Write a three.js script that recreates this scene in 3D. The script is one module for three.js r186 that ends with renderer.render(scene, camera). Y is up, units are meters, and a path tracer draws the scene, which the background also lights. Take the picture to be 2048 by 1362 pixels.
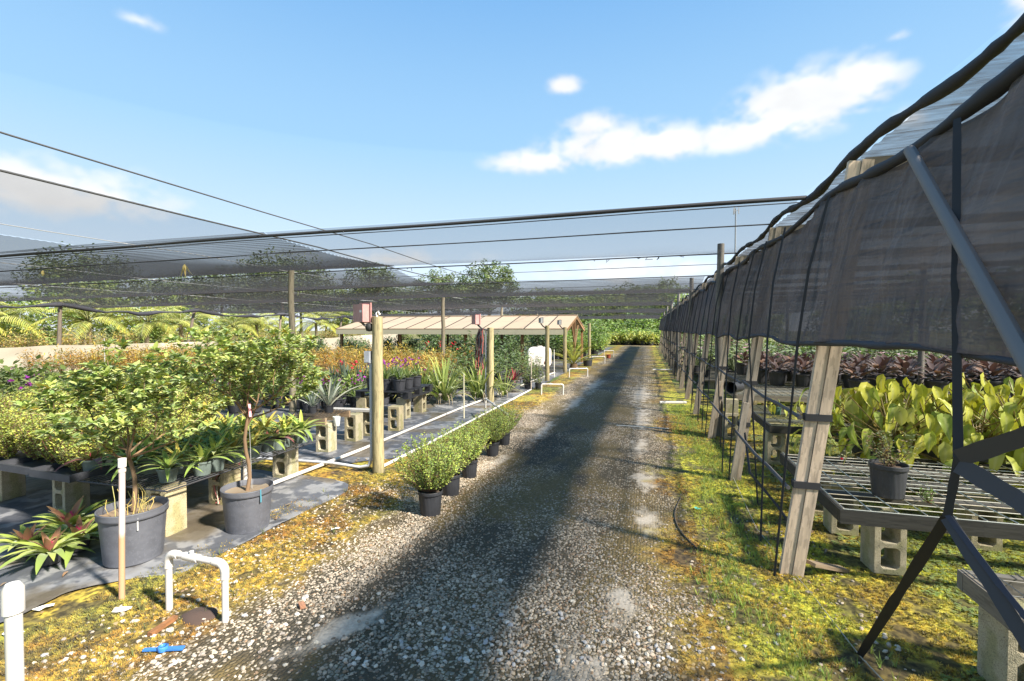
import * as THREE from 'three';
import { mergeGeometries } from 'three/addons/utils/BufferGeometryUtils.js';

// ---------------------------------------------------------------- camera, sky, sun, exposure
const scene = new THREE.Scene();
const camera = new THREE.PerspectiveCamera(70.702, 1024 / 681, 0.05, 900);
camera.position.set(0, 1.65, 0);
camera.rotation.order = 'YXZ';
camera.rotation.set(-1.372 * Math.PI / 180, 15.764 * Math.PI / 180, 0);
const renderer = new THREE.WebGLRenderer({ antialias: true });
renderer.toneMapping = THREE.LinearToneMapping;
renderer.toneMappingExposure = 3.0;
renderer.shadowMap.enabled = true;
const SUN = new THREE.Vector3(0.737, 0.676, -0.015).normalize();
const sun = new THREE.DirectionalLight(new THREE.Color(1, 0.93, 0.82), 4.5);
sun.position.copy(SUN).multiplyScalar(60); sun.target.position.set(0, 0, -15);
sun.castShadow = true; sun.shadow.mapSize.set(4096, 4096); sun.shadow.radius = 7;
Object.assign(sun.shadow.camera, { left: -45, right: 45, top: 45, bottom: -45, near: 1, far: 160 });
scene.add(sun, sun.target);

// ---------------------------------------------------------------- small tools
function rngOf(seed) { let a = seed >>> 0; return () => { a = (a + 0x6D2B79F5) | 0; let t = Math.imul(a ^ (a >>> 15), 1 | a); t = (t + Math.imul(t ^ (t >>> 7), 61 | t)) ^ t; return ((t ^ (t >>> 14)) >>> 0) / 4294967296; }; }
let R = rngOf(7);
const rr = (a, b) => a + (b - a) * R();
const V = (x, y, z) => new THREE.Vector3(x, y, z);
const clamp = (x, a = 0, b = 1) => Math.min(b, Math.max(a, x));
const sst = (a, b, x) => { const t = clamp((x - a) / (b - a)); return t * t * (3 - 2 * t); };
const lerp = (a, b, t) => a + (b - a) * t;
const mix3 = (a, b, t) => [lerp(a[0], b[0], t), lerp(a[1], b[1], t), lerp(a[2], b[2], t)];
const mul3 = (a, k) => [a[0] * k, a[1] * k, a[2] * k];
const jit = (c, k = 0.2) => { const m = rr(1 - k, 1 + k), h = rr(-k, k) * 0.5; return [c[0] * m * (1 + h), c[1] * m, c[2] * m * (1 - h)]; };
const LAT = new Float32Array(65536); { const q = rngOf(99); for (let i = 0; i < 65536; i++) LAT[i] = q(); }
const lat = (x, y) => LAT[((Math.imul(x, 73856093) ^ Math.imul(y, 19349663)) >>> 3) & 65535];
function n2(x, y, px = 0) {           // smooth value noise, 0..1; px > 0 makes it repeat
  const xi = Math.floor(x), yi = Math.floor(y), fx = x - xi, fy = y - yi;
  const u = fx * fx * (3 - 2 * fx), v = fy * fy * (3 - 2 * fy);
  let x0 = xi, x1 = xi + 1, y0 = yi, y1 = yi + 1;
  if (px) { x0 = ((x0 % px) + px) % px; x1 = ((x1 % px) + px) % px; y0 = ((y0 % px) + px) % px; y1 = ((y1 % px) + px) % px; }
  const a = lat(x0, y0), b = lat(x1, y0), c = lat(x0, y1), d = lat(x1, y1);
  return a + (b - a) * u + (c - a) * v + (a - b - c + d) * u * v;
}
function fbm(x, y, oct = 4, px = 0) { let s = 0, a = 0.5, t = 0; for (let o = 0; o < oct; o++) { s += a * n2(x + o * 17, y + o * 31, px); t += a; if (px) { x *= 2; y *= 2; px *= 2; } else { const q = 1.62 * x + 1.18 * y; y = 1.62 * y - 1.18 * x; x = q; } a *= 0.5; } return s / t; }
function pebble(x, y, s) {             // [distance to a cell's middle 0..1, that cell's random number]
  x /= s; y /= s; const xi = Math.floor(x), yi = Math.floor(y); let best = 9, id = 0, second = 9;
  for (let j = -1; j <= 1; j++) for (let i = -1; i <= 1; i++) {
    const a = lat(xi + i, yi + j + 7000), b = lat(xi + i + 3000, yi + j), dx = xi + i + 0.15 + 0.7 * a - x, dy = yi + j + 0.15 + 0.7 * b - y, d = dx * dx + dy * dy;
    if (d < best) { second = best; best = d; id = lat(xi + i + 911, yi + j + 377); } else if (d < second) second = d;
  }
  return [Math.sqrt(second) - Math.sqrt(best), id];
}
const to8 = (l) => { l = clamp(l); return Math.round(255 * (l <= 0.0031308 ? 12.92 * l : 1.055 * Math.pow(l, 1 / 2.4) - 0.055)); };
function colourTex(w, h, fn, repeat) {  // fn(u, v) gives linear rgb
  const d = new Uint8Array(w * h * 4);
  for (let j = 0; j < h; j++) for (let i = 0; i < w; i++) { const c = fn((i + 0.5) / w, (j + 0.5) / h), o = (j * w + i) * 4; d[o] = to8(c[0]); d[o + 1] = to8(c[1]); d[o + 2] = to8(c[2]); d[o + 3] = 255; }
  return finish(new THREE.DataTexture(d, w, h), repeat, true);
}
function greyTex(w, h, fn, repeat) {
  const d = new Uint8Array(w * h * 4);
  for (let j = 0; j < h; j++) for (let i = 0; i < w; i++) { const c = Math.round(255 * clamp(fn((i + 0.5) / w, (j + 0.5) / h))), o = (j * w + i) * 4; d[o] = d[o + 1] = d[o + 2] = c; d[o + 3] = 255; }
  return finish(new THREE.DataTexture(d, w, h), repeat, false);
}
function finish(t, repeat, srgb) { t.magFilter = THREE.LinearFilter; t.minFilter = THREE.LinearFilter; t.wrapS = t.wrapT = repeat ? THREE.RepeatWrapping : THREE.ClampToEdgeWrapping; if (srgb) t.colorSpace = THREE.SRGBColorSpace; t.needsUpdate = true; return t; }

class GB {                              // collects triangles with vertex colours and uv
  constructor() { this.p = []; this.c = []; this.u = []; this.i = []; }
  v(x, y, z, c = W1, u = 0, w = 0) { this.p.push(x, y, z); this.c.push(c[0], c[1], c[2]); this.u.push(u, w); return this.p.length / 3 - 1; }
  t(a, b, c) { this.i.push(a, b, c); }
  q(a, b, c, d) { this.i.push(a, b, c, a, c, d); }
  box(cx, cy, cz, sx, sy, sz, c = W1, M = null) {   // flat faced box, uv in metres
    const X = sx / 2, Y = sy / 2, Z = sz / 2, o = R() * 3;
    const F = [[[1, 0, 0], [0, 1, 0], [0, 0, 1]], [[-1, 0, 0], [0, 0, 1], [0, 1, 0]], [[0, 1, 0], [0, 0, 1], [1, 0, 0]], [[0, -1, 0], [1, 0, 0], [0, 0, 1]], [[0, 0, 1], [1, 0, 0], [0, 1, 0]], [[0, 0, -1], [0, 1, 0], [1, 0, 0]]];
    const long = sx >= sy && sx >= sz ? 0 : sy >= sz ? 1 : 2;
    for (const [n, a, b] of F) {
      const ids = [];
      for (const [s, t] of [[-1, -1], [1, -1], [1, 1], [-1, 1]]) {
        const q = V((n[0] + a[0] * s + b[0] * t) * X, (n[1] + a[1] * s + b[1] * t) * Y, (n[2] + a[2] * s + b[2] * t) * Z);
        const l = [q.x, q.y, q.z][long] + o, m = (long === 0 ? q.y + q.z : long === 1 ? q.x + q.z : q.x + q.y) + o;
        if (M) q.applyMatrix4(M);
        ids.push(this.v(cx + q.x, cy + q.y, cz + q.z, c, m, l));
      }
      this.q(...ids);
    }
    return this;
  }
  beam(a, b, w, h, c = W1, roll = 0) {      // square timber from a to b
    const d = b.clone().sub(a), L = d.length(), m = new THREE.Matrix4();
    const z = d.clone().normalize(), up = Math.abs(z.y) > 0.95 ? V(1, 0, 0) : V(0, 1, 0), x = V(0, 0, 0).crossVectors(up, z).normalize(), y = V(0, 0, 0).crossVectors(z, x);
    m.makeBasis(x, y, z); if (roll) m.multiply(new THREE.Matrix4().makeRotationZ(roll));
    const k = a.clone().add(b).multiplyScalar(0.5);
    return this.box(k.x, k.y, k.z, w, h, L, c, m);
  }
  tube(pts, rad, seg = 6, c = W1, caps = true) {
    const n = pts.length, rf = typeof rad === 'function' ? rad : () => rad, cf = typeof c === 'function' ? c : () => c;
    let side = null, len = 0; const rings = [];
    for (let k = 0; k < n; k++) {
      const d = pts[Math.min(n - 1, k + 1)].clone().sub(pts[Math.max(0, k - 1)]).normalize();
      if (!side) { side = Math.abs(d.y) < 0.9 ? V(0, 1, 0) : V(1, 0, 0); }
      side.addScaledVector(d, -side.dot(d)).normalize();
      const up = V(0, 0, 0).crossVectors(d, side), r = rf(k / (n - 1)), col = cf(k / (n - 1)), ring = [];
      if (k) len += pts[k].distanceTo(pts[k - 1]);
      for (let s = 0; s <= seg; s++) { const a = s / seg * 2 * Math.PI, ca = Math.cos(a) * r, sa = Math.sin(a) * r; ring.push(this.v(pts[k].x + side.x * ca + up.x * sa, pts[k].y + side.y * ca + up.y * sa, pts[k].z + side.z * ca + up.z * sa, col, s / seg * Math.max(0.05, 6.28 * r), len)); }
      rings.push(ring);
    }
    for (let k = 0; k < n - 1; k++) for (let s = 0; s < seg; s++) this.q(rings[k][s], rings[k][s + 1], rings[k + 1][s + 1], rings[k + 1][s]);
    if (caps) for (const k of [0, n - 1]) { const m = this.v(pts[k].x, pts[k].y, pts[k].z, cf(k ? 1 : 0), 0, 0), rg = []; for (let s = 0; s < seg; s++) { const o = rings[k][s] * 3; rg.push(this.v(this.p[o], this.p[o + 1], this.p[o + 2], cf(k ? 1 : 0), 0, 0)); } for (let s = 0; s < seg; s++) k ? this.t(m, rg[(s + 1) % seg], rg[s]) : this.t(m, rg[s], rg[(s + 1) % seg]); }
    return this;
  }
  ribbon(pts, w, th, nrm, c = W1) {        // a flat band, its face turned towards nrm
    const f = [], n = pts.length;
    for (let k = 0; k < n; k++) { const d = pts[Math.min(n - 1, k + 1)].clone().sub(pts[Math.max(0, k - 1)]).normalize(), a = V(0, 0, 0).crossVectors(d, nrm).normalize(), b = V(0, 0, 0).crossVectors(a, d), q = w * (0.82 + 0.3 * n2(k * 0.35, w * 90)); f.push([[1, 1], [-1, 1], [-1, -1], [1, -1]].map(([s, t]) => pts[k].clone().addScaledVector(a, s * q / 2).addScaledVector(b, t * th / 2))); }
    for (let e = 0; e < 4; e++) { let prev = null; for (let k = 0; k < n; k++) { const x = f[k][e], y = f[k][(e + 1) % 4], cur = [this.v(x.x, x.y, x.z, c), this.v(y.x, y.y, y.z, c)]; if (prev) this.q(prev[0], prev[1], cur[1], cur[0]); prev = cur; } }
    return this;
  }
  rod(a, b, r, seg = 8, c = W1) { return this.tube([a, b], r, seg, c); }
  // a blade: starts at p towards dir, droops by bend radians over its length; prof(t) is half width over W/2
  leaf(p, dir, L, W, o = {}) {
    const { bend = 0.6, fold = 0.25, seg = 4, c0 = [0.1, 0.2, 0.04], c1 = null, mid = null, prof = (t) => Math.sin(Math.PI * Math.pow(t, 0.75)), twist = 0, edge = null } = o;
    const d = dir.clone().normalize(), pos = p.clone();
    let s = V(0, 0, 0).crossVectors(d, V(0, 1, 0)); if (s.lengthSq() < 1e-4) s.set(1, 0, 0); s.normalize();
    if (twist) s.applyAxisAngle(d, twist);
    const pl = []; const axis = V(0, 0, 0).crossVectors(d, V(0, 1, 0)); if (axis.lengthSq() < 1e-4) axis.copy(s); axis.normalize();
    for (let k = 0; k <= seg; k++) {
      const t = k / seg, w = Math.max(0, prof(t)) * W / 2, up = V(0, 0, 0).crossVectors(s, d), c = c1 ? mix3(c0, c1, t) : c0, ce = edge || c, cm = mid || c;
      if (k === seg || w < 1e-4) pl.push([this.v(pos.x, pos.y, pos.z, ce, 0.5, t)]);
      else { const f = fold * w; pl.push([this.v(pos.x - s.x * w + up.x * f, pos.y - s.y * w + up.y * f, pos.z - s.z * w + up.z * f, ce, 0, t), this.v(pos.x, pos.y, pos.z, cm, 0.5, t), this.v(pos.x + s.x * w + up.x * f, pos.y + s.y * w + up.y * f, pos.z + s.z * w + up.z * f, ce, 1, t)]); }
      pos.addScaledVector(d, L / seg); d.applyAxisAngle(axis, -bend / seg);
    }
    for (let k = 0; k < seg; k++) {
      const a = pl[k], b = pl[k + 1];
      if (a.length === 3 && b.length === 3) { this.q(a[0], a[1], b[1], b[0]); this.q(a[1], a[2], b[2], b[1]); }
      else if (a.length === 3) { this.t(a[0], a[1], b[0]); this.t(a[1], a[2], b[0]); }
      else if (b.length === 3) { this.t(a[0], b[1], b[0]); this.t(a[0], b[2], b[1]); }
    }
    return this;
  }
  tiny(p, d, L, W, c, tilt) {              // four cornered leaflet folded along its rib
    const s = V(0, 0, 0).crossVectors(d, V(0, 1, 0)); if (s.lengthSq() < 1e-4) s.set(1, 0, 0); s.normalize().applyAxisAngle(d, tilt || 0);
    const u = V(0, 0, 0).crossVectors(s, d), m = p.clone().addScaledVector(d, L * 0.5), f = W * 0.12;
    const a = this.v(p.x, p.y, p.z, c), b = this.v(m.x + s.x * W / 2 + u.x * f, m.y + s.y * W / 2 + u.y * f, m.z + s.z * W / 2 + u.z * f, c), e = this.v(p.x + d.x * L, p.y + d.y * L, p.z + d.z * L, c), g = this.v(m.x - s.x * W / 2 + u.x * f, m.y - s.y * W / 2 + u.y * f, m.z - s.z * W / 2 + u.z * f, c);
    this.t(a, b, e); this.t(a, e, g); return this;
  }
  lathe(prof, seg, cx = 0, cy = 0, cz = 0, c = W1, ribs = 0, depth = 0) {
    const rows = prof.map(([r, y], k) => { const row = []; for (let s = 0; s <= seg; s++) { const a = s / seg * 2 * Math.PI, q = r * (1 - (ribs && prof[k][2] ? depth * (s % 2) : 0)); row.push(this.v(cx + Math.cos(a) * q, cy + y, cz + Math.sin(a) * q, c, s / seg * 2, y * 3)); } return row; });
    for (let k = 0; k < rows.length - 1; k++) for (let s = 0; s < seg; s++) this.q(rows[k][s], rows[k + 1][s], rows[k + 1][s + 1], rows[k][s + 1]);
    return this;
  }
  geo() {
    const g = new THREE.BufferGeometry();
    g.setAttribute('position', new THREE.Float32BufferAttribute(this.p, 3)); g.setAttribute('color', new THREE.Float32BufferAttribute(this.c, 3)); g.setAttribute('uv', new THREE.Float32BufferAttribute(this.u, 2));
    g.setIndex(this.i); g.computeVertexNormals(); return g;
  }
}
const W1 = [1, 1, 1];
const ord = (n) => { const k = n + 1, t = k % 100; return k + (t > 10 && t < 14 ? 'th' : ['th', 'st', 'nd', 'rd'][k % 10] || 'th'); };
const taken = {};
function numbered(n) { const k = taken[n] = (taken[n] ?? -1) + 1; return k ? `${n}_${String(k).padStart(3, '0')}` : n; }
function mesh(name, g, m, parent) { const o = new THREE.Mesh(g instanceof GB ? g.geo() : g, m); o.name = parent ? name : numbered(name); o.castShadow = o.receiveShadow = true; (parent || scene).add(o); return o; }
function tag(o, label, category, group) { o.userData.label = label; o.userData.category = category; if (group) o.userData.group = group; return o; }
function base(name, label, category, x = 0, y = 0, z = 0, turn = 0, group) { const o = new THREE.Group(); o.name = numbered(name); scene.add(o); o.position.set(x, y, z); o.rotation.y = turn; return tag(o, label, category, group); }
function struct(o) { o.userData.kind = 'structure'; return o; }
function put(proto, x, y, z, turn, label, group, s = 1, sy = s) { // the prototype itself the first time, copies of it after that
  const o = proto.userData.used ? proto.clone() : proto;
  if (proto.userData.used) { o.name = numbered(proto.userData.kindName); scene.add(o); }
  proto.userData.used = true; o.userData = { label, category: proto.userData.category }; if (group) o.userData.group = group; if (o === proto) { o.userData.used = true; o.userData.kindName = proto.userData.kindName || o.name; }
  o.position.set(x, y, z); o.rotation.y = turn; o.scale.set(s, sy, s); return o;
}
function protoOf(name, category) { const o = new THREE.Group(); o.name = numbered(name); o.userData = { category, kindName: name }; scene.add(o); return o; }

// ---------------------------------------------------------------- the sky
{
  const w = 2048, h = 1024, d = new Float32Array(w * h * 4);
  const zen = [0.056, 0.152, 0.305], mid = [0.15, 0.255, 0.365], low = [0.37, 0.395, 0.425];
  // clouds: [azimuth, elevation, half width, half height] in degrees
  const clouds = [[-94, 20.0, 10, 3, 1], [-103, 18.9, 7, 1.9, 0.9], [-96, 22.4, 5, 2, 0.75], [-87.5, 19.8, 6, 2.5, 0.95], [-75, 21.3, 8, 4.2, 1.05], [-70.5, 22, 5, 3.2, 1], [-81, 19.8, 6, 2.4, 0.95], [-99.6, 26.4, 2.6, 1.3, 0.85], [-150, 11.6, 12, 3.6, 0.8], [-143, 26.6, 2, 0.9, 0.6], [-67.4, 25.2, 1.3, 0.6, 0.5], [-58, 24.6, 3.5, 3, 0.8], [-92, 6.5, 14, 2.2, 0.6], [-120, 8, 14, 1.8, 0.5], [-160, 22, 2, 0.6, 0.4], [-66, 18.5, 3, 2, 0.5]];
  const q = rngOf(41); for (let k = 0; k < 46; k++) { const az = -55 + q() * 250, el = 8 + q() * 34, s = 3 + q() * 10; clouds.push([az, el, s, s * (0.22 + 0.2 * q()), 0.6 + 0.4 * q()]); }
  for (let j = 0; j < h; j++) {
    const el = ((j + 0.5) / h - 0.5) * 180;
    for (let i = 0; i < w; i++) {
      const az = ((i + 0.5) / w - 0.5) * 360, e = Math.max(0, el);
      let c = e < 20 ? mix3(low, mid, Math.pow(e / 20, 0.75)) : mix3(mid, zen, sst(14, 46, e));
      if (el > 0 && el < 50) {
        let m = 0;
        for (const [ca, ce, wx, wy, k] of clouds) { let da = az - ca; if (da > 180) da -= 360; if (da < -180) da += 360; if (Math.abs(da) > wx * 1.5 || Math.abs(el - ce) > wy * 1.7) continue; const below = el < ce ? 1.35 : 1; const r = Math.hypot(da / wx, (el - ce) / wy * below); m = Math.max(m, k * (1.15 - r)); }
        if (m > 0) {
          const n = 0.7 * fbm(az * 0.42 + 300, el * 0.75 + 50, 5) + 0.3 * fbm(az * 1.3 + 20, el * 2.2 + 9, 4), a = sst(0.15, 1.0, m * 1.3 + (n - 0.44) * 2.0) * clamp(m * 1.6);
          const b = 0.86 + 0.22 * fbm(az * 0.3 + 90, el * 0.7, 3);
          c = mix3(c, [0.39 * b, 0.385 * b, 0.38 * b], a * 0.9);
        }
      }
      const o = (j * w + i) * 4; d[o] = c[0]; d[o + 1] = c[1]; d[o + 2] = c[2]; d[o + 3] = 1;
    }
  }
  const t = new THREE.DataTexture(d, w, h, THREE.RGBAFormat, THREE.FloatType); t.mapping = THREE.EquirectangularReflectionMapping; t.magFilter = THREE.LinearFilter; t.needsUpdate = true;
  scene.background = t; scene.environment = t;
}

// ---------------------------------------------------------------- materials
const std = (o) => new THREE.MeshStandardMaterial({ vertexColors: true, side: THREE.DoubleSide, roughness: 0.8, ...o });
const leafy = (o = {}) => new THREE.MeshPhysicalMaterial({ vertexColors: true, side: THREE.DoubleSide, roughness: 0.93, transmission: 0.48, thickness: 0, clearcoat: 0.12, clearcoatRoughness: 0.45, ...o });
const woodMap = colourTex(256, 1024, (u, v) => { const g = fbm(u * 40, v * 3, 4, 0), k = fbm(u * 9 + 5, v * 1.5, 3), f = fbm(u * 120, v * 14 + 3, 2); const s = 0.62 + 0.5 * g - 0.22 * (f > 0.62 ? 1 : 0) + 0.18 * (k - 0.5); return [s * 0.9, s * 0.88, s * 0.84]; }, true);
const woodBump = greyTex(256, 512, (u, v) => 0.5 * fbm(u * 40, v * 3, 4) + 0.5 * fbm(u * 110, v * 9, 2), true);
const concMap = colourTex(512, 512, (u, v) => { const a = fbm(u * 8, v * 8, 4, 8), b = fbm(u * 128, v * 128, 2, 128), s = fbm(u * 4 + 9, v * 4, 3, 4); const m = sst(0.5, 0.72, s); const k = 0.62 + 0.35 * a + 0.38 * (b - 0.5) - 0.3 * (b < 0.27 ? 1 : 0); return mix3([k * 0.98, k * 0.95, k * 0.86], [k * 0.62, k * 0.66, k * 0.4], m * 0.75); }, true);
const concBump = greyTex(512, 512, (u, v) => fbm(u * 128, v * 128, 2, 128) * 0.8 + 0.2 * fbm(u * 16, v * 16, 3, 16), true);
const scuff = colourTex(256, 256, (u, v) => { const a = fbm(u * 8, v * 8, 4, 8), b = fbm(u * 60 + 3, v * 30, 3), k = 0.75 + 0.5 * (a - 0.3) + (b > 0.68 ? 0.5 : 0); return [k, k, k]; }, true);
const M = {
  wood: std({ map: woodMap, bumpMap: woodBump, bumpScale: 0.002, roughness: 0.85 }),
  conc: std({ map: concMap, bumpMap: concBump, bumpScale: 0.003, roughness: 0.95 }),
  pvc: std({ roughness: 0.38 }), metal: std({ roughness: 0.45, metalness: 0.7 }), plain: std({ roughness: 0.7 }), gloss: std({ roughness: 0.42, map: scuff }),
  pot: std({ roughness: 0.5, map: scuff }), strap: std({ roughness: 0.75 }), soil: std({ roughness: 1 }),
  leaf: leafy(), fleshy: leafy({ transmission: 0.34, clearcoat: 0.3, clearcoatRoughness: 0.35 }), petal: leafy({ transmission: 0.3 }), bark: std({ roughness: 0.95 }), stone: std({ roughness: 0.85 }),
};
// ---------------------------------------------------------------- ground, verge, road, ground sheets
function mossAt(x, z) {                 // what grows on the verge: rusty, olive and green moss over soil
  const a = fbm(x * 1.3 + 20, z * 1.3, 4), b = fbm(x * 3.1 + 7, z * 3.1 + 40, 4), f = fbm(x * 42, z * 42, 3), g = fbm(x * 150 + 3, z * 150, 2);
  let c = mix3([0.34, 0.24, 0.032], [0.24, 0.13, 0.018], sst(0.42, 0.66, b));
  c = mix3(c, [0.2, 0.205, 0.028], sst(0.5, 0.72, a));
  if (x > 0.4) c = mix3(c, [0.42, 0.4, 0.04], 0.25 + 0.5 * sst(0.45, 0.65, a));
  if (x > 1.3) c = mix3(c, [0.32, 0.36, 0.04], 0.5 * sst(1.3, 1.9, x));
  c = mix3(c, [0.045, 0.034, 0.02], 0.8 * sst(0.54, 0.7, fbm(x * 7 + 60, z * 7, 3)));
  return mul3(c, 0.3 + 0.95 * sst(0.3, 0.68, f) + 0.7 * (g - 0.35));
}
const sandSpots = [[-1.58, -2.28, 0.1, 0.26, 0.5], [-0.27, -2.15, 0.16, 0.32, -0.1], [-0.14, -2.9, 0.1, 0.22, 0], [0.0, -4.25, 0.1, 0.25, 0], [-0.02, -5.4, 0.13, 0.4, 0], [-0.1, -6.9, 0.13, 0.6, 0], [-1.8, -5.6, 0.1, 0.5, 0.1], [-1.62, -7.6, 0.12, 0.9, 0], [-0.1, -9.2, 0.16, 1.2, 0], [-1.55, -10.6, 0.15, 1.3, 0], [-0.15, -12.5, 0.25, 2, 0], [-1.5, -14, 0.25, 2, 0]];
function sandAt(x, z) { let m = 0; for (const [sx, sz, rx, rz, t] of sandSpots) { const dx = x - sx, dz = z - sz; if (Math.abs(dx) > 1.2 || Math.abs(dz) > 3.2) continue; const u = dx + dz * t, r = Math.hypot(u / rx, dz / rz); if (r < 1.7) m = Math.max(m, 1.3 - r + 1.9 * (fbm(x * 14 + 4, z * 9, 4) - 0.5)); } return 0.92 * sst(0.0, 1.1, m); }
const roadEdge = (x, z) => { const n = fbm(z * 1.1 + 5, x * 0.3, 3) - 0.5, n2_ = fbm(z * 6 + 5, x * 6, 3) - 0.5; return sst(-2.42, -2.12, x + n * 0.5 + n2_ * 0.35) * (1 - sst(0.02, 0.5, x + n * 0.5 + n2_ * 0.5)); };
const strawAt = (x, z) => sst(0.36, 0.56, fbm(x * 1.6 + 70, z * 0.8 + 3, 4)) * sst(-2.35, -1.9, x) * (1 - sst(-0.7, -0.1, x)); // where black algae coats the gravel
function roadAt(x, z, px) {
  const e = roadEdge(x, z), moss = mossAt(x, z);
  const [d, id] = pebble(x, z, Math.max(0.024, px * 2.2));
  const stone = mul3(mix3([0.36, 0.30, 0.21], [0.27, 0.235, 0.18], id), 0.55 + 0.75 * lat(Math.floor(id * 9999), 5));
  let dirt = mix3([0.055, 0.04, 0.018], [0.07, 0.046, 0.013], fbm(x * 2.2, z * 2.2, 3));
  dirt = mul3(dirt, 0.6 + 0.8 * fbm(x * 60, z * 60, 2));
  const sand = sandAt(x, z), alg = strawAt(x, z);
  const cover = clamp(lerp(0.34, 0.72, sst(-7, -12, z)) + 0.5 * (fbm(x * 3 + 11, z * 2, 3) - 0.5) - 0.4 * alg);
  let c = mix3(dirt, stone, sst(0.1, 0.3, d) * (id < cover ? 1 : 0.12));
  c = mix3(c, [0.035, 0.034, 0.026], alg * 0.62 * (0.6 + 0.8 * fbm(x * 30, z * 30, 2)));
  c = mix3(c, mul3([0.145, 0.1, 0.03], 0.6 + 0.8 * fbm(x * 70, z * 70, 2)), 0.7 * sst(0.46, 0.6, fbm(x * 1.9 + 33, z * 0.9, 4) + 0.12 * Math.exp(-Math.pow((x + 0.85) / 0.3, 2)) * sst(-6, -9, z)));
  c = mix3(c, mul3([0.46, 0.40, 0.32], 0.72 + 0.5 * fbm(x * 90, z * 90, 2)), sand * 0.92);
  return mix3(moss, c, e);
}
function sheet(x0, x1, z0, z1, y, nx, nz, fy) {   // lies in xz, uv 0..1, u along x, v towards -z
  const g = new THREE.PlaneGeometry(x1 - x0, z0 - z1, nx, nz); g.rotateX(-Math.PI / 2); g.translate((x0 + x1) / 2, y, (z0 + z1) / 2);
  if (fy) { const p = g.attributes.position; for (let i = 0; i < p.count; i++) p.setY(i, p.getY(i) + fy(p.getX(i), p.getZ(i))); g.computeVertexNormals(); }
  return g;
}
const flat = (o) => new THREE.MeshStandardMaterial({ roughness: 0.95, ...o });
{ // far ground
  const m = colourTex(1024, 1024, (u, v) => { const a = fbm(u * 8, v * 8, 4, 8), b = fbm(u * 256, v * 256, 2, 256), c = fbm(u * 32 + 5, v * 32, 3, 32); return mul3(mix3(mix3([0.2, 0.15, 0.04], [0.1, 0.14, 0.025], sst(0.35, 0.65, a)), [0.06, 0.05, 0.03], sst(0.55, 0.75, c)), 0.5 + b); }, true);
  m.repeat.set(100, 100);
  struct(mesh('ground', sheet(-400, 400, 400, -400, 0, 1, 1), flat({ map: m })));
}
function verge(name, x0, x1, z0, z1, w, h) {
  const t = colourTex(w, h, (u, v) => mossAt(lerp(x0, x1, u), lerp(z0, z1, v)));
  const b = greyTex(w >> 1, h >> 1, (u, v) => { const x = lerp(x0, x1, u), z = lerp(z0, z1, v); return 0.5 * fbm(x * 42, z * 42, 3) + 0.5 * fbm(x * 14, z * 14, 3); });
  return struct(mesh(name, sheet(x0, x1, z0, z1, 0.004, 40, 120, (x, z) => 0.001), flat({ map: t, bumpMap: b, bumpScale: 0.02 })));
}
verge('mossy_verge', -4.6, -2.45, -0.8, -13, 640, 2048);
verge('mossy_verge', 0.5, 4.5, -0.8, -13, 1024, 2048);
const road = new THREE.Group(); road.name = 'gravel_road'; scene.add(road); struct(road);
{
  const part = (z0, z1, w, h) => {
    const t = colourTex(w, h, (u, v) => roadAt(lerp(-2.85, 0.75, u), lerp(z0, z1, v), (z0 - z1) / h));
    const b = greyTex(w, h, (u, v) => { const x = lerp(-2.85, 0.75, u), z = lerp(z0, z1, v), s = sandAt(x, z); return lerp(0.5 * roadEdge(x, z) * sst(0, 0.4, pebble(x, z, Math.max(0.024, (z0 - z1) / h * 2.2))[0]) + 0.3 * fbm(x * 42, z * 42, 2), 0.3 + 0.2 * n2(x * 80, z * 80), s); });
    mesh('road_surface', sheet(-2.85, 0.75, z0, z1, 0.008, 60, 160, (x, z) => 0.012 * (fbm(x * 2, z * 1.2, 3) - 0.4) * sst(-2.85, -2.4, x) * (1 - sst(0.3, 0.75, x))), flat({ map: t, bumpMap: b, bumpScale: 0.014, roughness: 0.85 }), road);
  };
  part(0.2, -12, 1024, 2048); part(-12, -54, 512, 1400);
}
const stoneGeo = [0, 1, 2, 3].map((k) => { const g = new THREE.IcosahedronGeometry(1, k ? 0 : 1), p = g.attributes.position, q = rngOf(60 + k), off = {}; for (let i = 0; i < p.count; i++) { const key = [p.getX(i), p.getY(i), p.getZ(i)].map((x) => x.toFixed(2)).join(); const s = off[key] ??= 0.72 + 0.5 * q(); p.setXYZ(i, p.getX(i) * s * 1.15, p.getY(i) * s * 0.62, p.getZ(i) * s * 0.9); } g.computeVertexNormals(); g.deleteAttribute('uv'); return g; });
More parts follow.
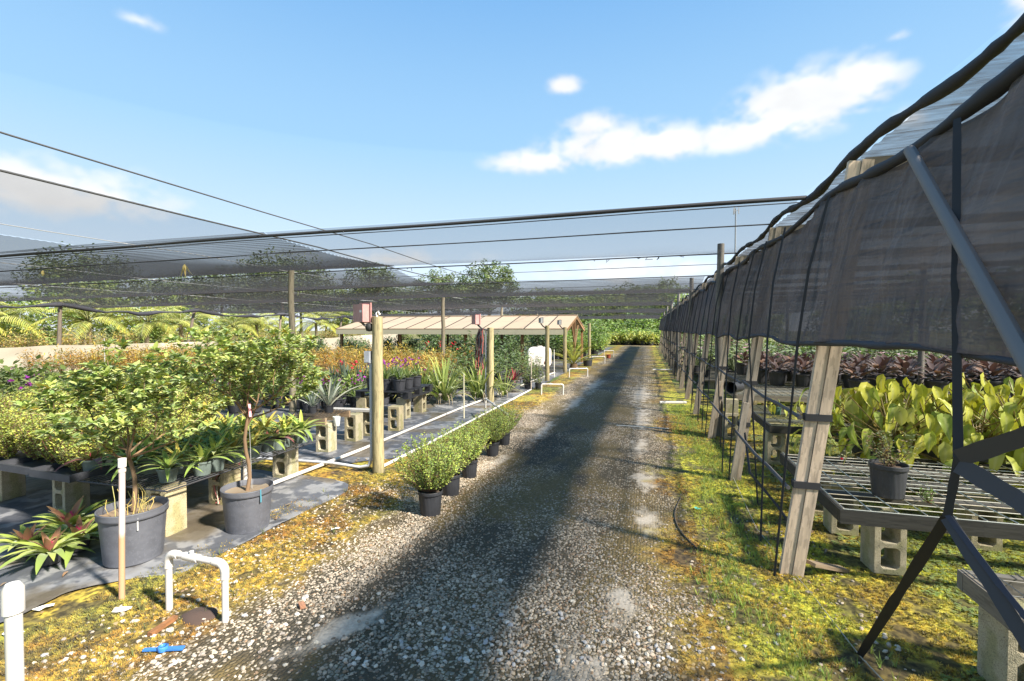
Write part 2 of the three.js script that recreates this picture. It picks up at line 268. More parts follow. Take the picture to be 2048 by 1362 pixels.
{ // the gravel itself: the nearest stones one by one, the rest as stuff
  R = rngOf(11);
  const spots = [], paint = () => { const b = R(); return mul3(b < 0.6 ? [0.46, 0.385, 0.29] : b < 0.86 ? [0.3, 0.255, 0.195] : [0.3, 0.2, 0.12], rr(0.5, 1.2)); };
  const tryAt = (x, z, big) => {
    const e = x < -2.3 ? 0.5 : roadEdge(x, z), sand = sandAt(x, z);
    let k = clamp(1.5 * (fbm(x * 1.6 + 40, z * 1.1, 4) - 0.16)); k *= 0.88 * e * (1 - 0.85 * sst(-0.55, -0.15, x) * sst(0.3, 0.6, fbm(x * 1.3 + 9, z * 0.7, 3))) * (1 - 0.93 * sand) * (1 - 0.5 * strawAt(x, z));
    if (x < -1.7) k = 1.0 * Math.exp(-Math.pow((x + 1.98 + 0.35 * (fbm(z * 0.9, 7, 2) - 0.5)) / 0.27, 2)) * sst(0.25, 0.55, fbm(x * 2.2 + 12, z * 1.6, 3)) + 0.05;
    if (R() < k) spots.push([x, z, (big ? 0.0035 + 0.0085 * Math.pow(R(), 1.6) : rr(0.005, 0.0105)) * (R() < 0.05 ? 1.25 : 1)]);
  };
  for (let k = 0; k < 90000; k++) tryAt(rr(-2.75, 0.5), -1.55 - 3.2 * Math.pow(R(), 0.9), true);
  for (let k = 0; k < 76000; k++) tryAt(rr(-2.75, 0.45), rr(-4.7, -9.5));
  for (let k = 0; k < 36000; k++) tryAt(rr(-2.75, 0.4), rr(-9.5, -17));
  for (let k = 0; k < 500; k++) spots.push([rr(0.3, 1.3), rr(-1.9, -4.5), rr(0.005, 0.013)]);
  for (let k = 0; k < 700; k++) spots.push([rr(-3.0, -2.3), rr(-1.5, -4.5), rr(0.005, 0.014)]);
  const q4 = () => new THREE.Quaternion().setFromEuler(new THREE.Euler(rr(-0.4, 0.4), rr(0, 6.3), rr(-0.4, 0.4)));
  const seen = ([x, z, r]) => { const fx = -0.2717, fz = -0.9624, d = x * fx + z * fz, l = x * 0.9624 - z * 0.2717, v = 0.024 + 1.65 / d; return d > 1 && Math.abs(l / d) < 1.0 && (1.65 / d) < 0.72 ? r / d : 0; };
  spots.sort((a, b) => seen(b) - seen(a));
  const mats = [0, 1, 2, 3, 4, 5].map((k) => new THREE.MeshStandardMaterial({ color: new THREE.Color().setRGB(...[[0.5, 0.45, 0.36], [0.4, 0.36, 0.3], [0.56, 0.52, 0.45], [0.3, 0.26, 0.22], [0.44, 0.35, 0.26], [0.35, 0.34, 0.33]][k]), roughness: 0.85 }));
  spots.slice(0, 300).forEach(([x, z, r], i) => { const s = mesh('gravel_stone', stoneGeo[0], mats[i % 6], road); s.position.set(x, 0.009 + r * 0.3, z); s.quaternion.copy(q4()); s.scale.setScalar(r); });
  const rest = spots.slice(300), m4 = new THREE.Matrix4(), c = new THREE.Color();
  for (let v = 1; v < 4; v++) {
    const mine = rest.filter((_, i) => i % 3 === v - 1), im = new THREE.InstancedMesh(stoneGeo[v], new THREE.MeshStandardMaterial({ roughness: 0.85 }), mine.length);
    mine.forEach(([x, z, r], i) => { m4.compose(V(x, 0.007 + r * 0.25, z), q4(), V(r, r, r)); im.setMatrixAt(i, m4); { const al = (x < -1.75 ? 1.15 : 0.85) * (1 - 0.5 * strawAt(x, z) * rr(0.2, 1)); c.setRGB(...mul3(paint(), al)); } im.setColorAt(i, c); });
    im.name = numbered('loose_gravel'); im.userData = { kind: 'stuff', label: ['loose cream gravel spread over the road', 'loose grey limestone gravel bedded in the road', 'small tan gravel scattered along the road edge'][v - 1], category: 'gravel' }; im.castShadow = im.receiveShadow = true; scene.add(im);
  }
}
{ // moss, grass and clover on the verges
  R = rngOf(12);
  const tuft = new GB(); for (let k = 0; k < 5; k++) { const a = k * 1.3 + rr(0, 0.6), d = V(Math.cos(a) * 0.8, rr(0.5, 1.3), Math.sin(a) * 0.8).normalize(); tuft.tiny(V(0, 0, 0), d, rr(0.7, 1.2), 0.34, W1, rr(-1, 1)); }
  const blade = new GB(); for (let k = 0; k < 9; k++) { const a = rr(0, 6.3), d = V(Math.cos(a) * rr(0.15, 0.7), 1, Math.sin(a) * rr(0.15, 0.7)); blade.leaf(V(rr(-0.1, 0.1), 0, rr(-0.1, 0.1)), d, rr(0.6, 1.2), 0.055, { bend: rr(0.2, 1.0), seg: 2, c0: W1, fold: 0.2, prof: (t) => 1 - t * t }); }
  const clover = new GB(); for (let k = 0; k < 4; k++) { const a = rr(0, 6.3), x = Math.cos(a) * rr(0.1, 0.8), z = Math.sin(a) * rr(0.1, 0.8), y = rr(0.3, 1); for (let j = 0; j < 3; j++) { const b = a + j * 2.1; clover.tiny(V(x, y, z), V(Math.cos(b), rr(-0.1, 0.25), Math.sin(b)), 0.5, 0.45, W1, rr(-0.3, 0.3)); } }
  const spread = (name, label, cat, g, n, place) => {
    const im = new THREE.InstancedMesh(g.geo(), leafy({ vertexColors: false }), n), m4 = new THREE.Matrix4(), c = new THREE.Color();
    for (let i = 0; i < n; i++) { const [x, y, z, s, col] = place(); m4.compose(V(x, y, z), new THREE.Quaternion().setFromAxisAngle(V(0, 1, 0), rr(0, 6.3)), V(s, s * rr(0.7, 1.2), s)); im.setMatrixAt(i, m4); c.setRGB(...col); im.setColorAt(i, c); }
    im.name = numbered(name); im.userData = { kind: 'stuff', label, category: cat }; im.castShadow = im.receiveShadow = true; scene.add(im);
  };
  const near = (n) => -1.5 - n * Math.pow(R(), 1.5);
  const bare = (x, z) => fbm(x * 7 + 60, z * 7, 3) > 0.62;
  spread('moss', 'rusty and olive moss carpeting the left verge', 'moss', tuft, 42000, () => { let x, z; do { z = near(9); x = rr(-3.25, -2.2); } while (bare(x, z) || (x > -2.5 && roadEdge(x, z) > R() * 0.8)); return [x, 0.005, z, rr(0.008, 0.02), jit(mul3(mossAt(x, z), 1.35), 0.35)]; });
  spread('moss', 'golden and olive moss carpeting the right verge', 'moss', tuft, 60000, () => { let x, z; do { z = near(9); x = rr(0.1, 2.6); } while (bare(x, z) || (x < 0.6 && roadEdge(x, z) > R() * 0.8)); return [x, 0.006, z, rr(0.008, 0.021), jit(mul3(mossAt(x, z), 1.35), 0.35)]; });
  spread('grass', 'bright green grass tufts along the right road edge', 'grass', blade, 3200, () => { const z = -1.9 - 9 * R(), x = 0.62 + 0.5 * (fbm(z * 1.2, 3, 2) - 0.5) + rr(-0.35, 0.6) * R(); return [x, 0.004, z, rr(0.02, 0.075), jit([0.34, 0.42, 0.06], 0.3)]; });
  spread('grass', 'thin grass tufts in the left verge', 'grass', blade, 420, () => { const z = -1.6 - 9 * R(); return [rr(-3.1, -2.35), 0.004, z, rr(0.025, 0.07), jit([0.2, 0.22, 0.05], 0.3)]; });
  spread('clover', 'bright green clover growing beneath the right benches', 'clover', clover, 24000, () => { let x, z; do { x = rr(1.3, 4.4); z = -1.9 - 6.2 * R(); } while (fbm(x * 1.6 + 3, z * 1.6, 3) < 0.44 - 0.16 * sst(1.2, 2.2, x)); return [x, 0.004, z, rr(0.012, 0.024), jit([0.28, 0.36, 0.05], 0.35)]; });
}
{ // black woven ground sheets under the left benches
  R = rngOf(13);
  const tex = colourTex(1024, 1024, (u, v) => { const a = fbm(u * 6, v * 6, 4, 6), b = fbm(u * 24 + 3, v * 24, 4, 24), w = 0.9 + 0.1 * ((Math.floor(u * 512) + Math.floor(v * 512)) % 2); let c = mul3([0.095, 0.1, 0.115], w * (0.7 + 0.6 * a)); c = mix3(c, [0.27, 0.27, 0.275], 0.75 * sst(0.48, 0.66, b)); return mix3(c, [0.11, 0.085, 0.05], 0.8 * sst(0.52, 0.66, fbm(u * 5 + 31, v * 5 + 7, 5, 5))); }, true);
  const bump = greyTex(512, 512, (u, v) => fbm(u * 12, v * 12, 5, 12), true);
  const mat = std({ vertexColors: false, map: tex, bumpMap: bump, bumpScale: 0.02, roughness: 0.48 });
  const tarp = (edge, zs, left, wob) => {
    const b = new GB(), nz = 120, nx = 60, rows = [];
    for (let j = 0; j <= nz; j++) { const z = lerp(zs[0], zs[1], Math.pow(j / nz, wob)), xr = edge(z) + 0.1 * (fbm(z * 2.2, 4, 3) - 0.5), row = []; for (let i = 0; i <= nx; i++) { const x = lerp(xr, left, Math.pow(i / nx, 1.4)); const zz = z + 0.06 * (fbm(x * 2 + 9, z, 2) - 0.5); row.push(b.v(x, 0.012 + 0.05 * Math.pow(fbm(x * 3.2, zz * 3.2 + 60, 5), 3) + (i === 0 ? -0.004 : 0), zz, W1, x / 2.5, zz / 2.5)); } rows.push(row); }
    for (let j = 0; j < nz; j++) for (let i = 0; i < nx; i++) b.q(rows[j][i], rows[j][i + 1], rows[j + 1][i + 1], rows[j + 1][i]);
    return struct(mesh('ground_sheet', b, mat));
  };
  const pts = [[-0.8, -3.62], [-1.76, -3.47], [-2.08, -3.45], [-2.32, -3.24], [-2.47, -3.0], [-3.32, -2.96], [-3.81, -2.93], [-4.2, -2.93], [-4.4, -3.05], [-4.5, -3.6]];
  tarp((z) => { for (let k = 1; k < pts.length; k++) if (z >= pts[k][0]) return lerp(pts[k - 1][1], pts[k][1], clamp((z - pts[k - 1][0]) / (pts[k][0] - pts[k - 1][0]))); return pts[pts.length - 1][1]; }, [-0.8, -4.5], -10, 1);
  tarp((z) => -2.98 - 0.5 * (1 - sst(-4.95, -5.6, z)), [-5.0, -44], -19.8, 1.8);
}
// ---------------------------------------------------------------- shade cloth: panels of thin woven net, wrinkled across their length
const weave = greyTex(512, 512, (u, v) => { const a = fbm(u * 16, v * 48, 4, 16), s = fbm(u * 8 + 3, v * 128, 3, 8); return 0.62 + 0.5 * (a - 0.4) + 0.55 * (s - 0.5); }, true);
const clothMat = (opacity, c) => new THREE.MeshStandardMaterial({ color: new THREE.Color().setRGB(...c), transparent: true, opacity, alphaMap: weave, side: THREE.DoubleSide, roughness: 0.9 });
const solidNet = (opacity, c) => new THREE.MeshStandardMaterial({ color: new THREE.Color().setRGB(...c), transparent: true, opacity, side: THREE.DoubleSide, roughness: 0.9 });
const clothBump = greyTex(512, 512, (u, v) => 0.55 * fbm(u * 10, v * 5, 5, 5) + 0.25 * fbm(u * 64, v * 6 + 3, 3, 2) + 0.2 * fbm(u * 8 + 2, v * 80, 3, 8), true);
const softNet = (opacity, c, t, map) => new THREE.MeshPhysicalMaterial({ color: new THREE.Color().setRGB(...c), transparent: true, opacity, alphaMap: map || null, transmission: t, thickness: 0, side: THREE.DoubleSide, roughness: 1, specularIntensity: 0.15 });
const netThin = solidNet(0.05, [0.06, 0.06, 0.066]), netHalf = solidNet(0.34, [0.05, 0.05, 0.056]), netFront = solidNet(0.58, [0.05, 0.05, 0.056]), netGap = solidNet(0.36, [0.05, 0.05, 0.056]), netMid = solidNet(0.6, [0.05, 0.05, 0.056]), netLight = solidNet(0.34, [0.06, 0.058, 0.062]), netRoofEdge = softNet(1, [0.085, 0.083, 0.087], 0.35, weave), netRoof = softNet(0.55, [0.17, 0.165, 0.165], 0.4, weave), netSide = Object.assign(softNet(0.955, [0.085, 0.08, 0.087], 0.3), { bumpMap: clothBump, bumpScale: 0.05 }), netTan = solidNet(0.96, [0.5, 0.44, 0.34]);
function net(name, x0, x1, z0, z1, height, amp, lam, nx, mat, label) {
  const b = new GB(), rows = []; let z = z0; const zs = [];
  while (z > z1) { zs.push(z); z -= lam / 4 * (z < -24 ? 2 : 1); } zs.push(z1);
  for (const zz of zs) { const row = []; for (let i = 0; i <= nx; i++) { const x = lerp(x0, x1, i / nx), ph = 9 * fbm(x * 0.22 + 30, zz * 0.25, 2), k = 0.35 + 1.3 * fbm(x * 0.5 + 8, zz * 0.6 + 5, 2); row.push(b.v(x, height(x, zz) + amp * k * Math.sin(zz / lam * 6.2832 + ph), zz, W1, x * 0.5, zz * 0.5)); } rows.push(row); }
  for (let j = 0; j < rows.length - 1; j++) for (let i = 0; i < nx; i++) b.q(rows[j][i], rows[j][i + 1], rows[j + 1][i + 1], rows[j + 1][i]);
  return tag(mesh(name, b, mat), label, 'shade cloth', 'shade cloth panels stretched overhead');
}
const leftTop = (x) => 2.82 - 0.011 * Math.max(0, -x - 6);
const sagBetween = (z, a, b, s) => { const t = clamp((z - a) / (b - a)); return -s * 4 * t * (1 - t); };
R = rngOf(21);
net('shade_cloth', -20, -7.5, -0.5, -4.75, (x, z) => leftTop(x) - 0.02, 0.003, 0.09, 40, netFront, 'black shade cloth over the far left beds, in front of the thick cross cable');
net('shade_cloth', -7.48, -4.5, -0.5, -4.75, (x, z) => leftTop(x) - 0.015, 0.0015, 0.09, 14, netHalf, 'paler strip of shade cloth beside the long dark wire on the left');
net('shade_cloth', -4.48, 1.3, 3, -4.75, (x, z) => leftTop(x) + sagBetween(z, 3, -4.75, 0.02), 0.001, 0.12, 30, netThin, 'very thin shade cloth overhead above the road, in front of the thick cross cable');
net('shade_cloth', -20, -4.5, -4.8, -8.0, (x, z) => leftTop(x) + sagBetween(z, -4.8, -8, 0.07), 0.012, 0.09, 30, netMid, 'black shade cloth over the left benches, thick cross cable to nearest wooden post');
net('shade_cloth', -4.48, 1.3, -4.8, -8.0, (x, z) => leftTop(x) + sagBetween(z, -4.8, -8, 0.07), 0.003, 0.09, 30, netGap, 'thin shade cloth above the road between the thick cross cable and the tied edge');
net('shade_cloth', -20, -4.6, -8.05, -11.2, (x, z) => leftTop(x) + sagBetween(z, -8, -11.2, 0.16), 0.022, 0.12, 18, netLight, 'black shade cloth over the left beds just behind the nearest wooden post');
net('shade_cloth', -20, 1.2, -11.25, -15.0, (x, z) => leftTop(x) + sagBetween(z, -11.2, -15, 0.2), 0.022, 0.12, 22, netLight, 'sagging black shade cloth in front of the middle wooden post');
net('shade_cloth', -20, 0.9, -16.6, -22.2, (x, z) => leftTop(x) + sagBetween(z, -16.6, -22.2, 0.22), 0.024, 0.14, 22, netLight, 'sagging black shade cloth behind the middle wooden post, above the shed roof');
net('shade_cloth', -20, 0.9, -24, -30, (x, z) => leftTop(x) + sagBetween(z, -24, -30, 0.24), 0.04, 0.24, 16, netLight, 'far shade cloth behind the shed roof');
net('shade_cloth', -20, 0.9, -33, -46, (x, z) => leftTop(x) + sagBetween(z, -33, -46, 0.3), 0.05, 0.3, 16, netLight, 'farthest shade cloth panel near the end of the road');
net('shade_cloth', 1.36, 2.9, 3, -46, (x, z) => 2.8 + 0.02 * (x - 1.36) + 0.05 * Math.cos((z + 3.57) / 2.1 * 6.2832) * sst(1.36, 2.4, x), 0.01, 0.15, 10, netRoofEdge, 'dense doubled edge strip of the right shade cloth roof');
net('shade_cloth', 2.85, 11.5, 3, -46, (x, z) => 2.79 + 0.02 * (x - 1.36) + 0.05 * Math.cos((z + 3.57) / 2.1 * 6.2832) * sst(1.36, 2.4, x), 0.012, 0.15, 40, netRoof, 'grey wrinkled shade cloth roof over the right benches');
{ // the hanging side curtain of the right house
  const topY = (z) => 2.49 + 0.03 * Math.cos((z + 3.57) / 2.1 * 6.2832) + 0.06 * (fbm(z * 1.3, 8, 2) - 0.5), botY = (z) => 1.57 - 0.012 * Math.cos((z + 3.57) / 2.1 * 6.2832) - 0.06 * (fbm(z * 2, 2, 2) - 0.5);
  const b = new GB(), zs = []; let z = -0.75; while (z > -46) { zs.push(z); z -= z > -12 ? 0.035 : 0.07; }
  const nv = 18, rows = zs.map((zz) => { const row = []; for (let k = 0; k <= nv; k++) { const s = k / nv, f = 0.09 * (fbm(zz * 3.2 + s * 1.2, s * 1.5 + 4, 3) - 0.5) + 0.03 * (fbm(zz * 14 + s * 7, s * 9, 3) - 0.5) + 0.022 * Math.sin(zz * 9 + 5 * fbm(zz * 0.8, s, 2)) * (1 - 0.6 * s) + 0.03 * Math.sin(Math.PI * s) * (fbm(zz * 0.7, s * 2 + 9, 2) - 0.5); row.push(b.v(lerp(1.165, 0.99, s) + f - 0.015 * Math.sin(Math.PI * s), lerp(topY(zz), botY(zz), s), zz + 0.03 * (fbm(zz * 2, s * 3, 2) - 0.5), W1, zz * 0.5, s * 0.6)); } return row; });
  for (let j = 0; j < rows.length - 1; j++) for (let k = 0; k < nv; k++) b.q(rows[j][k], rows[j][k + 1], rows[j + 1][k + 1], rows[j + 1][k]);
  const g = base('side_curtain', 'dark grey shade cloth curtain hanging along the right side of the road', 'shade curtain');
  mesh('curtain_net', b, netSide, g);
  const path = (f, x, n) => { const a = []; for (let k = 0; k <= n; k++) { const zz = lerp(-0.75, -46, Math.pow(k / n, 1.6)); a.push(V(x + 0.02 * (fbm(zz * 3, 6, 2) - 0.5), f(zz), zz)); } return a; };
  mesh('top_roll', new GB().tube(path((q) => topY(q) + 0.012, 1.16, 260), (t) => 0.024 + 0.03 * (fbm(t * 150, 3, 3) - 0.42), 8, [0.028, 0.029, 0.036]), M.strap, g);
  mesh('hem_roll', new GB().tube(path((q) => botY(q) - 0.006, 0.99, 260), (t) => 0.014 + 0.012 * (fbm(t * 120, 5, 2) - 0.4), 8, [0.035, 0.038, 0.05]), M.strap, g);
  const e = base('roof_edge_roll', 'rolled black cloth edge of the right shade roof', 'cloth edge');
  mesh('rolled_edge', new GB().tube(path((q) => 2.815 + 0.035 * Math.cos((q + 3.57) / 2.1 * 6.2832) + 0.03 * (fbm(q * 1.7, 1, 2) - 0.5), 1.35, 300), (t) => 0.026 + 0.03 * (fbm(t * 140, 7, 3) - 0.42), 8, [0.022, 0.022, 0.027]), M.strap, e);
}
// ---------------------------------------------------------------- leaning timber braces, posts and beams of the right house
const BZ = []; for (let k = 0; k < 19; k++) BZ.push(-3.57 - 2.1 * k);
const offBrace = base('timber_brace', 'leaning timber brace just outside the right edge of the view', 'brace', 0.93, 0, -1.45); mesh('board', new GB().beam(V(0, -0.04, 0), V(0.38, 2.74, 0), 0.17, 0.04, [0.5, 0.42, 0.31], Math.PI / 2), M.wood, offBrace);
const ordinal = ['nearest', 'second', 'third', 'fourth', 'fifth', 'sixth', 'seventh', 'eighth', 'ninth', 'tenth', 'eleventh', 'twelfth', 'thirteenth', 'fourteenth', 'fifteenth', 'sixteenth', 'seventeenth', 'eighteenth', 'nineteenth', 'twentieth'];
R = rngOf(22);
BZ.forEach((z, i) => {
  const far = i > 8, g = base('timber_brace', far ? `leaning timber brace far along the right curtain, ${ord(i)} of the braces` : `${ordinal[i]} leaning timber brace holding up the right shade curtain`, 'brace', 0.93 + (i ? rr(-0.04, 0.04) : 0), 0, z, 0, far ? 'far braces along the right curtain' : 'leaning braces along the right curtain');
  const tone = i ? rr(0.6, 1) : 1.05, c = mul3(mix3([0.74, 0.59, 0.45], [0.48, 0.43, 0.36], i ? R() : 0.1), tone), bw = i ? 0.05 : 0.066;
  for (const s of [-1, 1]) mesh('board', new GB().beam(V(s * bw * 0.53, -0.04, s * 0.004), V(0.37 + s * bw * 0.53, 2.72, s * 0.004), bw, 0.04, mul3(c, rr(0.92, 1.06)), Math.PI / 2), M.wood, g);
  for (const h of [0.62, 1.07]) { const x = 0.38 * h / 2.74; mesh('strap_band', new GB().box(x, h, 0, bw * 2 + 0.024, 0.045, 0.062, [0.03, 0.03, 0.034]), M.strap, g); }
  if (i < 8 && i > 0) { // a short doubling stub at the foot
    mesh('foot_stub', new GB().beam(V(-0.03, -0.03, 0.05), V(0.1, 0.85 + rr(-0.1, 0.1), 0.052), 0.06, 0.034, mul3(c, 0.9), Math.PI / 2), M.wood, g);
  }
});
for (let i = 0; i < BZ.length - 1 && i < 10; i++) for (const h of [1.07, 0.6]) {
  const a = V(0.91 + 0.38 * h / 2.74 - 0.09, h, BZ[i] + 0.04), b = V(0.91 + 0.38 * h / 2.74 - 0.07, h - (h < 0.8 ? 0.05 : -0.02), BZ[i + 1] + 0.04), m = a.clone().lerp(b, 0.5); m.y -= 0.02;
  tag(mesh('strap_rail', new GB().tube([a, a.clone().lerp(b, 0.25).lerp(m, 0.1), m, b], 0.014, 6, [0.08, 0.076, 0.08]), M.strap), i > 5 ? 'far black strap rail strung between braces along the right curtain' : `${h > 0.8 ? 'upper' : 'lower'} grey strap rail between the ${ordinal[i]} and ${ordinal[i + 1]} braces`, 'strap', i > 5 ? 'far strap rails' : 'strap rails between the braces');
}
{ // upright weathered posts and roof beams of the right house
  R = rngOf(23); let n = 0;
  for (const z of [-7.95, -13.0, -18.2, -23.4, -28.6, -34]) { const p = []; for (let k = 0; k <= 8; k++) p.push(V(1.06 + 0.01 * Math.sin(k), -0.05 + 3.0 * k / 8, z)); tag(mesh('round_post', new GB().tube(p, (t) => 0.062 - 0.012 * t, 10, mul3([0.3, 0.28, 0.25], rr(0.8, 1.1))), M.wood), `${ordinal[n++]} upright round grey post standing among the right braces`, 'post', 'upright posts by the right curtain'); }
  n = 0;
  for (const x of [4.6, 8.2]) for (const [i, z] of [-5.7, -10, -14.2, -18.4, -24].entries()) tag(mesh('round_post', new GB().tube([V(x, -0.05, z), V(x, 1.4, z), V(x + 0.02, 2.8, z)], 0.05, 8, [0.27, 0.25, 0.22]), M.wood), `round post inside the right shade house, ${ord(i)} away in the ${x < 6 ? 'nearer' : 'farther'} line`, 'post', 'posts inside the right shade house');
  for (let i = 0; i < 9; i++) tag(mesh('roof_beam', new GB().beam(V(1.32, 2.69, BZ[i]), V(11.4, 2.8, BZ[i]), 0.04, 0.085, [0.2, 0.18, 0.15]), M.wood), `${ordinal[i]} timber beam under the right shade roof`, 'beam', 'beams under the right shade roof');
  for (const x of [6, 9]) tag(mesh('roof_wire', new GB().tube([V(x, 2.78, 2), V(x, 2.76, -20), V(x, 2.78, -45)], 0.006, 5, [0.05, 0.05, 0.05]), M.metal), 'thin wire running the length of the right shade roof', 'wire', 'wires under the right shade roof');
}
{ // black straps that tie the curtain down
  R = rngOf(24);
  const strap = (pts, r, label, group, c = [0.024, 0.023, 0.024]) => { // a flat band: a tube squeezed along z
    const b = new GB(); const a = []; const cv = new THREE.CatmullRomCurve3(pts, false, 'catmullrom', 0.02); for (let k = 0; k <= 24; k++) a.push(cv.getPoint(k / 24));
    b.ribbon(a, r * 2.1, 0.003, V(-0.55, 0.1, 0.8), c); return tag(mesh('strap', b, M.strap), label, 'strap', group);
  };
  const list = [[-3.45, [0.82, -3.5], 'black strap running down the left edge of the nearest brace'], [-4.45, [0.85, -4.05], 'black tie-down strap between the two nearest braces, ending by the lone ground peg'], [-5.1, [1.0, -4.9], 'thin black strap hanging close in front of the second brace'], [-5.62, [0.86, -5.62], 'black strap running down the second brace'], [-6.5, [0.82, -5.83], 'slanting black strap reaching the ground left of the second brace'], [-7.3, [0.98, -7.1], 'black strap hanging between the second and third braces'], [-7.75, [0.84, -7.66], 'black strap running down the third brace'], [-8.6, [0.86, -8.3], 'black strap hanging just behind the third brace']];
  for (const [z, [bx, bz], label] of list) { const top = V(1.09, 2.49, z), hem = V(0.93, 1.56, lerp(z, bz, 0.42)), gnd = V(bx, 0.01, bz); strap([top, V(0.985, 2.03, lerp(z, hem.z, 0.5)), hem, hem.clone().lerp(gnd, 0.5), gnd], 0.0075, label, 'straps tying down the right curtain'); }
  for (let k = 0; k < 24; k++) { const z = -9.4 - k * 0.85 - rr(0, 0.3), bz = z + rr(-0.2, 0.5); strap([V(1.09, 2.49, z), V(0.93, 1.57, lerp(z, bz, 0.4)), V(rr(0.82, 0.98), 0.01, bz)], 0.0085, `black tie-down strap far along the right curtain, ${ord(k)} counted away from the camera`, 'far straps tying down the right curtain'); }
  // the near bundle at the right edge of the view
  const K1 = V(0.93, 1.25, -1.8), K2 = V(0.92, 1.05, -1.83);
  strap([V(1.1, 2.43, -2.18), V(0.99, 1.8, -1.95), K1], 0.0115, 'long upright black strap from the curtain top to a knot near the right edge', 'straps knotted at the right edge');
  strap([K1, K2], 0.011, 'short black strap between the two knots', 'straps knotted at the right edge');
  strap([K2, V(0.975, 0.53, -2.29), V(1.03, 0.02, -2.74)], 0.016, 'taut black strap slanting from the lower knot down to the moss', 'straps knotted at the right edge', [0.012, 0.012, 0.014]);
  strap([K1, V(0.965, 1.35, -1.62), V(1.0, 1.46, -1.45)], 0.024, 'wide black strap rising from the upper knot out of the right edge', 'straps knotted at the right edge', [0.05, 0.047, 0.047]);
  strap([K1.clone().add(V(0, -0.02, 0)), V(0.965, 1.19, -1.62), V(1.0, 1.13, -1.45)], 0.025, 'wide grey strap falling from the upper knot out of the right edge', 'straps knotted at the right edge', [0.06, 0.056, 0.058]);
  strap([K2, V(0.96, 0.88, -1.64), V(1.0, 0.7, -1.45)], 0.019, 'black strap falling from the lower knot over the nearest bench corner', 'straps knotted at the right edge', [0.05, 0.047, 0.048]);
  strap([K2.clone().add(V(0, 0.01, 0)), V(0.96, 0.93, -1.66), V(1.0, 0.8, -1.45)], 0.008, 'narrow blue-black strap falling beside the wide one at the right edge', 'straps knotted at the right edge', [0.04, 0.042, 0.06]);
  tag(mesh('diagonal_pipe', new GB().tube([V(1.08, 2.42, -2.47), V(0.93, 1.58, -1.54), V(0.9, 1.4, -1.34)], 0.022, 10, [0.16, 0.152, 0.15]), M.plain), 'grey diagonal pipe bracing the curtain near the right edge', 'pipe');
  strap([V(1.0, 0.55, -5.55), V(0.95, 0.28, -5.0), V(1.05, 0.18, -4.4), V(1.12, 0.05, -3.9)], 0.012, 'loose black strap sagging low behind the nearest brace', 'loose straps by the braces', [0.025, 0.025, 0.03]);
  tag(mesh('twine', new GB().tube([V(0.9, 0.05, -5.6), V(0.87, 0.015, -4.3), V(0.99, 0.012, -3.3), V(1.03, 0.02, -2.74), V(1.12, 0.014, -2.3)], 0.0028, 5, [0.45, 0.42, 0.36]), M.plain), 'pale twine lying along the moss past the nearest brace', 'twine');
  tag(mesh('splintered_board', new GB().beam(V(1.05, 0.1, -3.56), V(1.3, 0.015, -3.72), 0.07, 0.022, [0.33, 0.25, 0.17]), M.wood), 'splintered board leaning at the foot of the nearest brace', 'board');
}
// ---------------------------------------------------------------- cables across the left house, its posts and back wall
R = rngOf(25);
[[-4.77, 0.019, 'thick black cable crossing overhead nearest the camera'], [-4.98, 0.005, 'thin wire just behind the thick overhead cable'], [-5.92, 0.008, 'second black cable crossing overhead'], [-8.02, 0.01, 'cable tied to the cloth edge at the nearest wooden post'], [-9.3, 0.005, 'bare wire crossing the open gap behind the tied edge'], [-11.22, 0.01, 'cable at the front of the sagging middle cloth'], [-13.1, 0.006, 'wire under the sagging middle cloth'], [-15.05, 0.012, 'cable passing over the middle wooden post'], [-16.58, 0.01, 'cable at the front of the cloth above the shed'], [-19.4, 0.008, 'wire under the cloth above the shed'], [-22.2, 0.012, 'cable behind the shed roof'], [-24, 0.01, 'cable at the front of the far cloth'], [-30, 0.014, 'cable at the back of the far cloth'], [-33, 0.014, 'cable at the front of the farthest cloth'], [-46, 0.02, 'cable at the end of the road']].forEach(([z, r, label], i) => {
  const p = []; for (let k = 0; k <= 30; k++) { const t = k / 30, x = lerp(1.33, -20, t); p.push(V(x, leftTop(x) + (i ? -0.01 : -0.02) - 0.05 * Math.sin(Math.PI * t), z + 0.02 * Math.sin(k))); }
  const g = base('overhead_cable', label, 'cable', 0, 0, 0, 0, 'cables crossing overhead');
  mesh('cable', new GB().tube(p, (t) => r * (0.85 + 0.3 * R()), 6, [0.03, 0.03, 0.033]), M.strap, g);
  if (z === -8.02) for (let k = 0; k < 26; k++) { const t = rr(0.03, 0.6), x = lerp(1.33, -20, t), y = leftTop(x) - 0.06 * Math.sin(Math.PI * t); mesh('tie', new GB().tube([V(x, y, z), V(x + rr(-0.05, 0.05), y - rr(0.02, 0.07), z + 0.02), V(x + rr(-0.1, 0.1), y - rr(0.0, 0.06), z)], 0.006, 4, [0.02, 0.02, 0.02]), M.strap, g); }
});
[[-3.62, 'long wire above the left verge posts', 0.006, [0.06, 0.06, 0.06]], [-4.48, 'long dark wire above the left bench fronts', 0.009, [0.05, 0.05, 0.05]], [-6.7, 'pale wire running over the tops of the tall wooden posts', 0.005, [0.35, 0.35, 0.35]], [-10.4, 'pale wire above the middle of the left beds', 0.006, [0.4, 0.4, 0.4]], [-14, 'pale wire farther left under the cloth', 0.007, [0.4, 0.4, 0.4]]].forEach(([x, label, r, c]) => { const p = []; for (let k = 0; k <= 24; k++) { const z = lerp(2, -45, k / 24); p.push(V(x + 0.05 * Math.sin(k * 0.9), leftTop(x) - 0.03 + 0.02 * Math.sin(k * 2), z)); } tag(mesh('overhead_wire', new GB().tube(p, r, 5, c), M.plain), label, 'wire', 'long wires overhead'); });
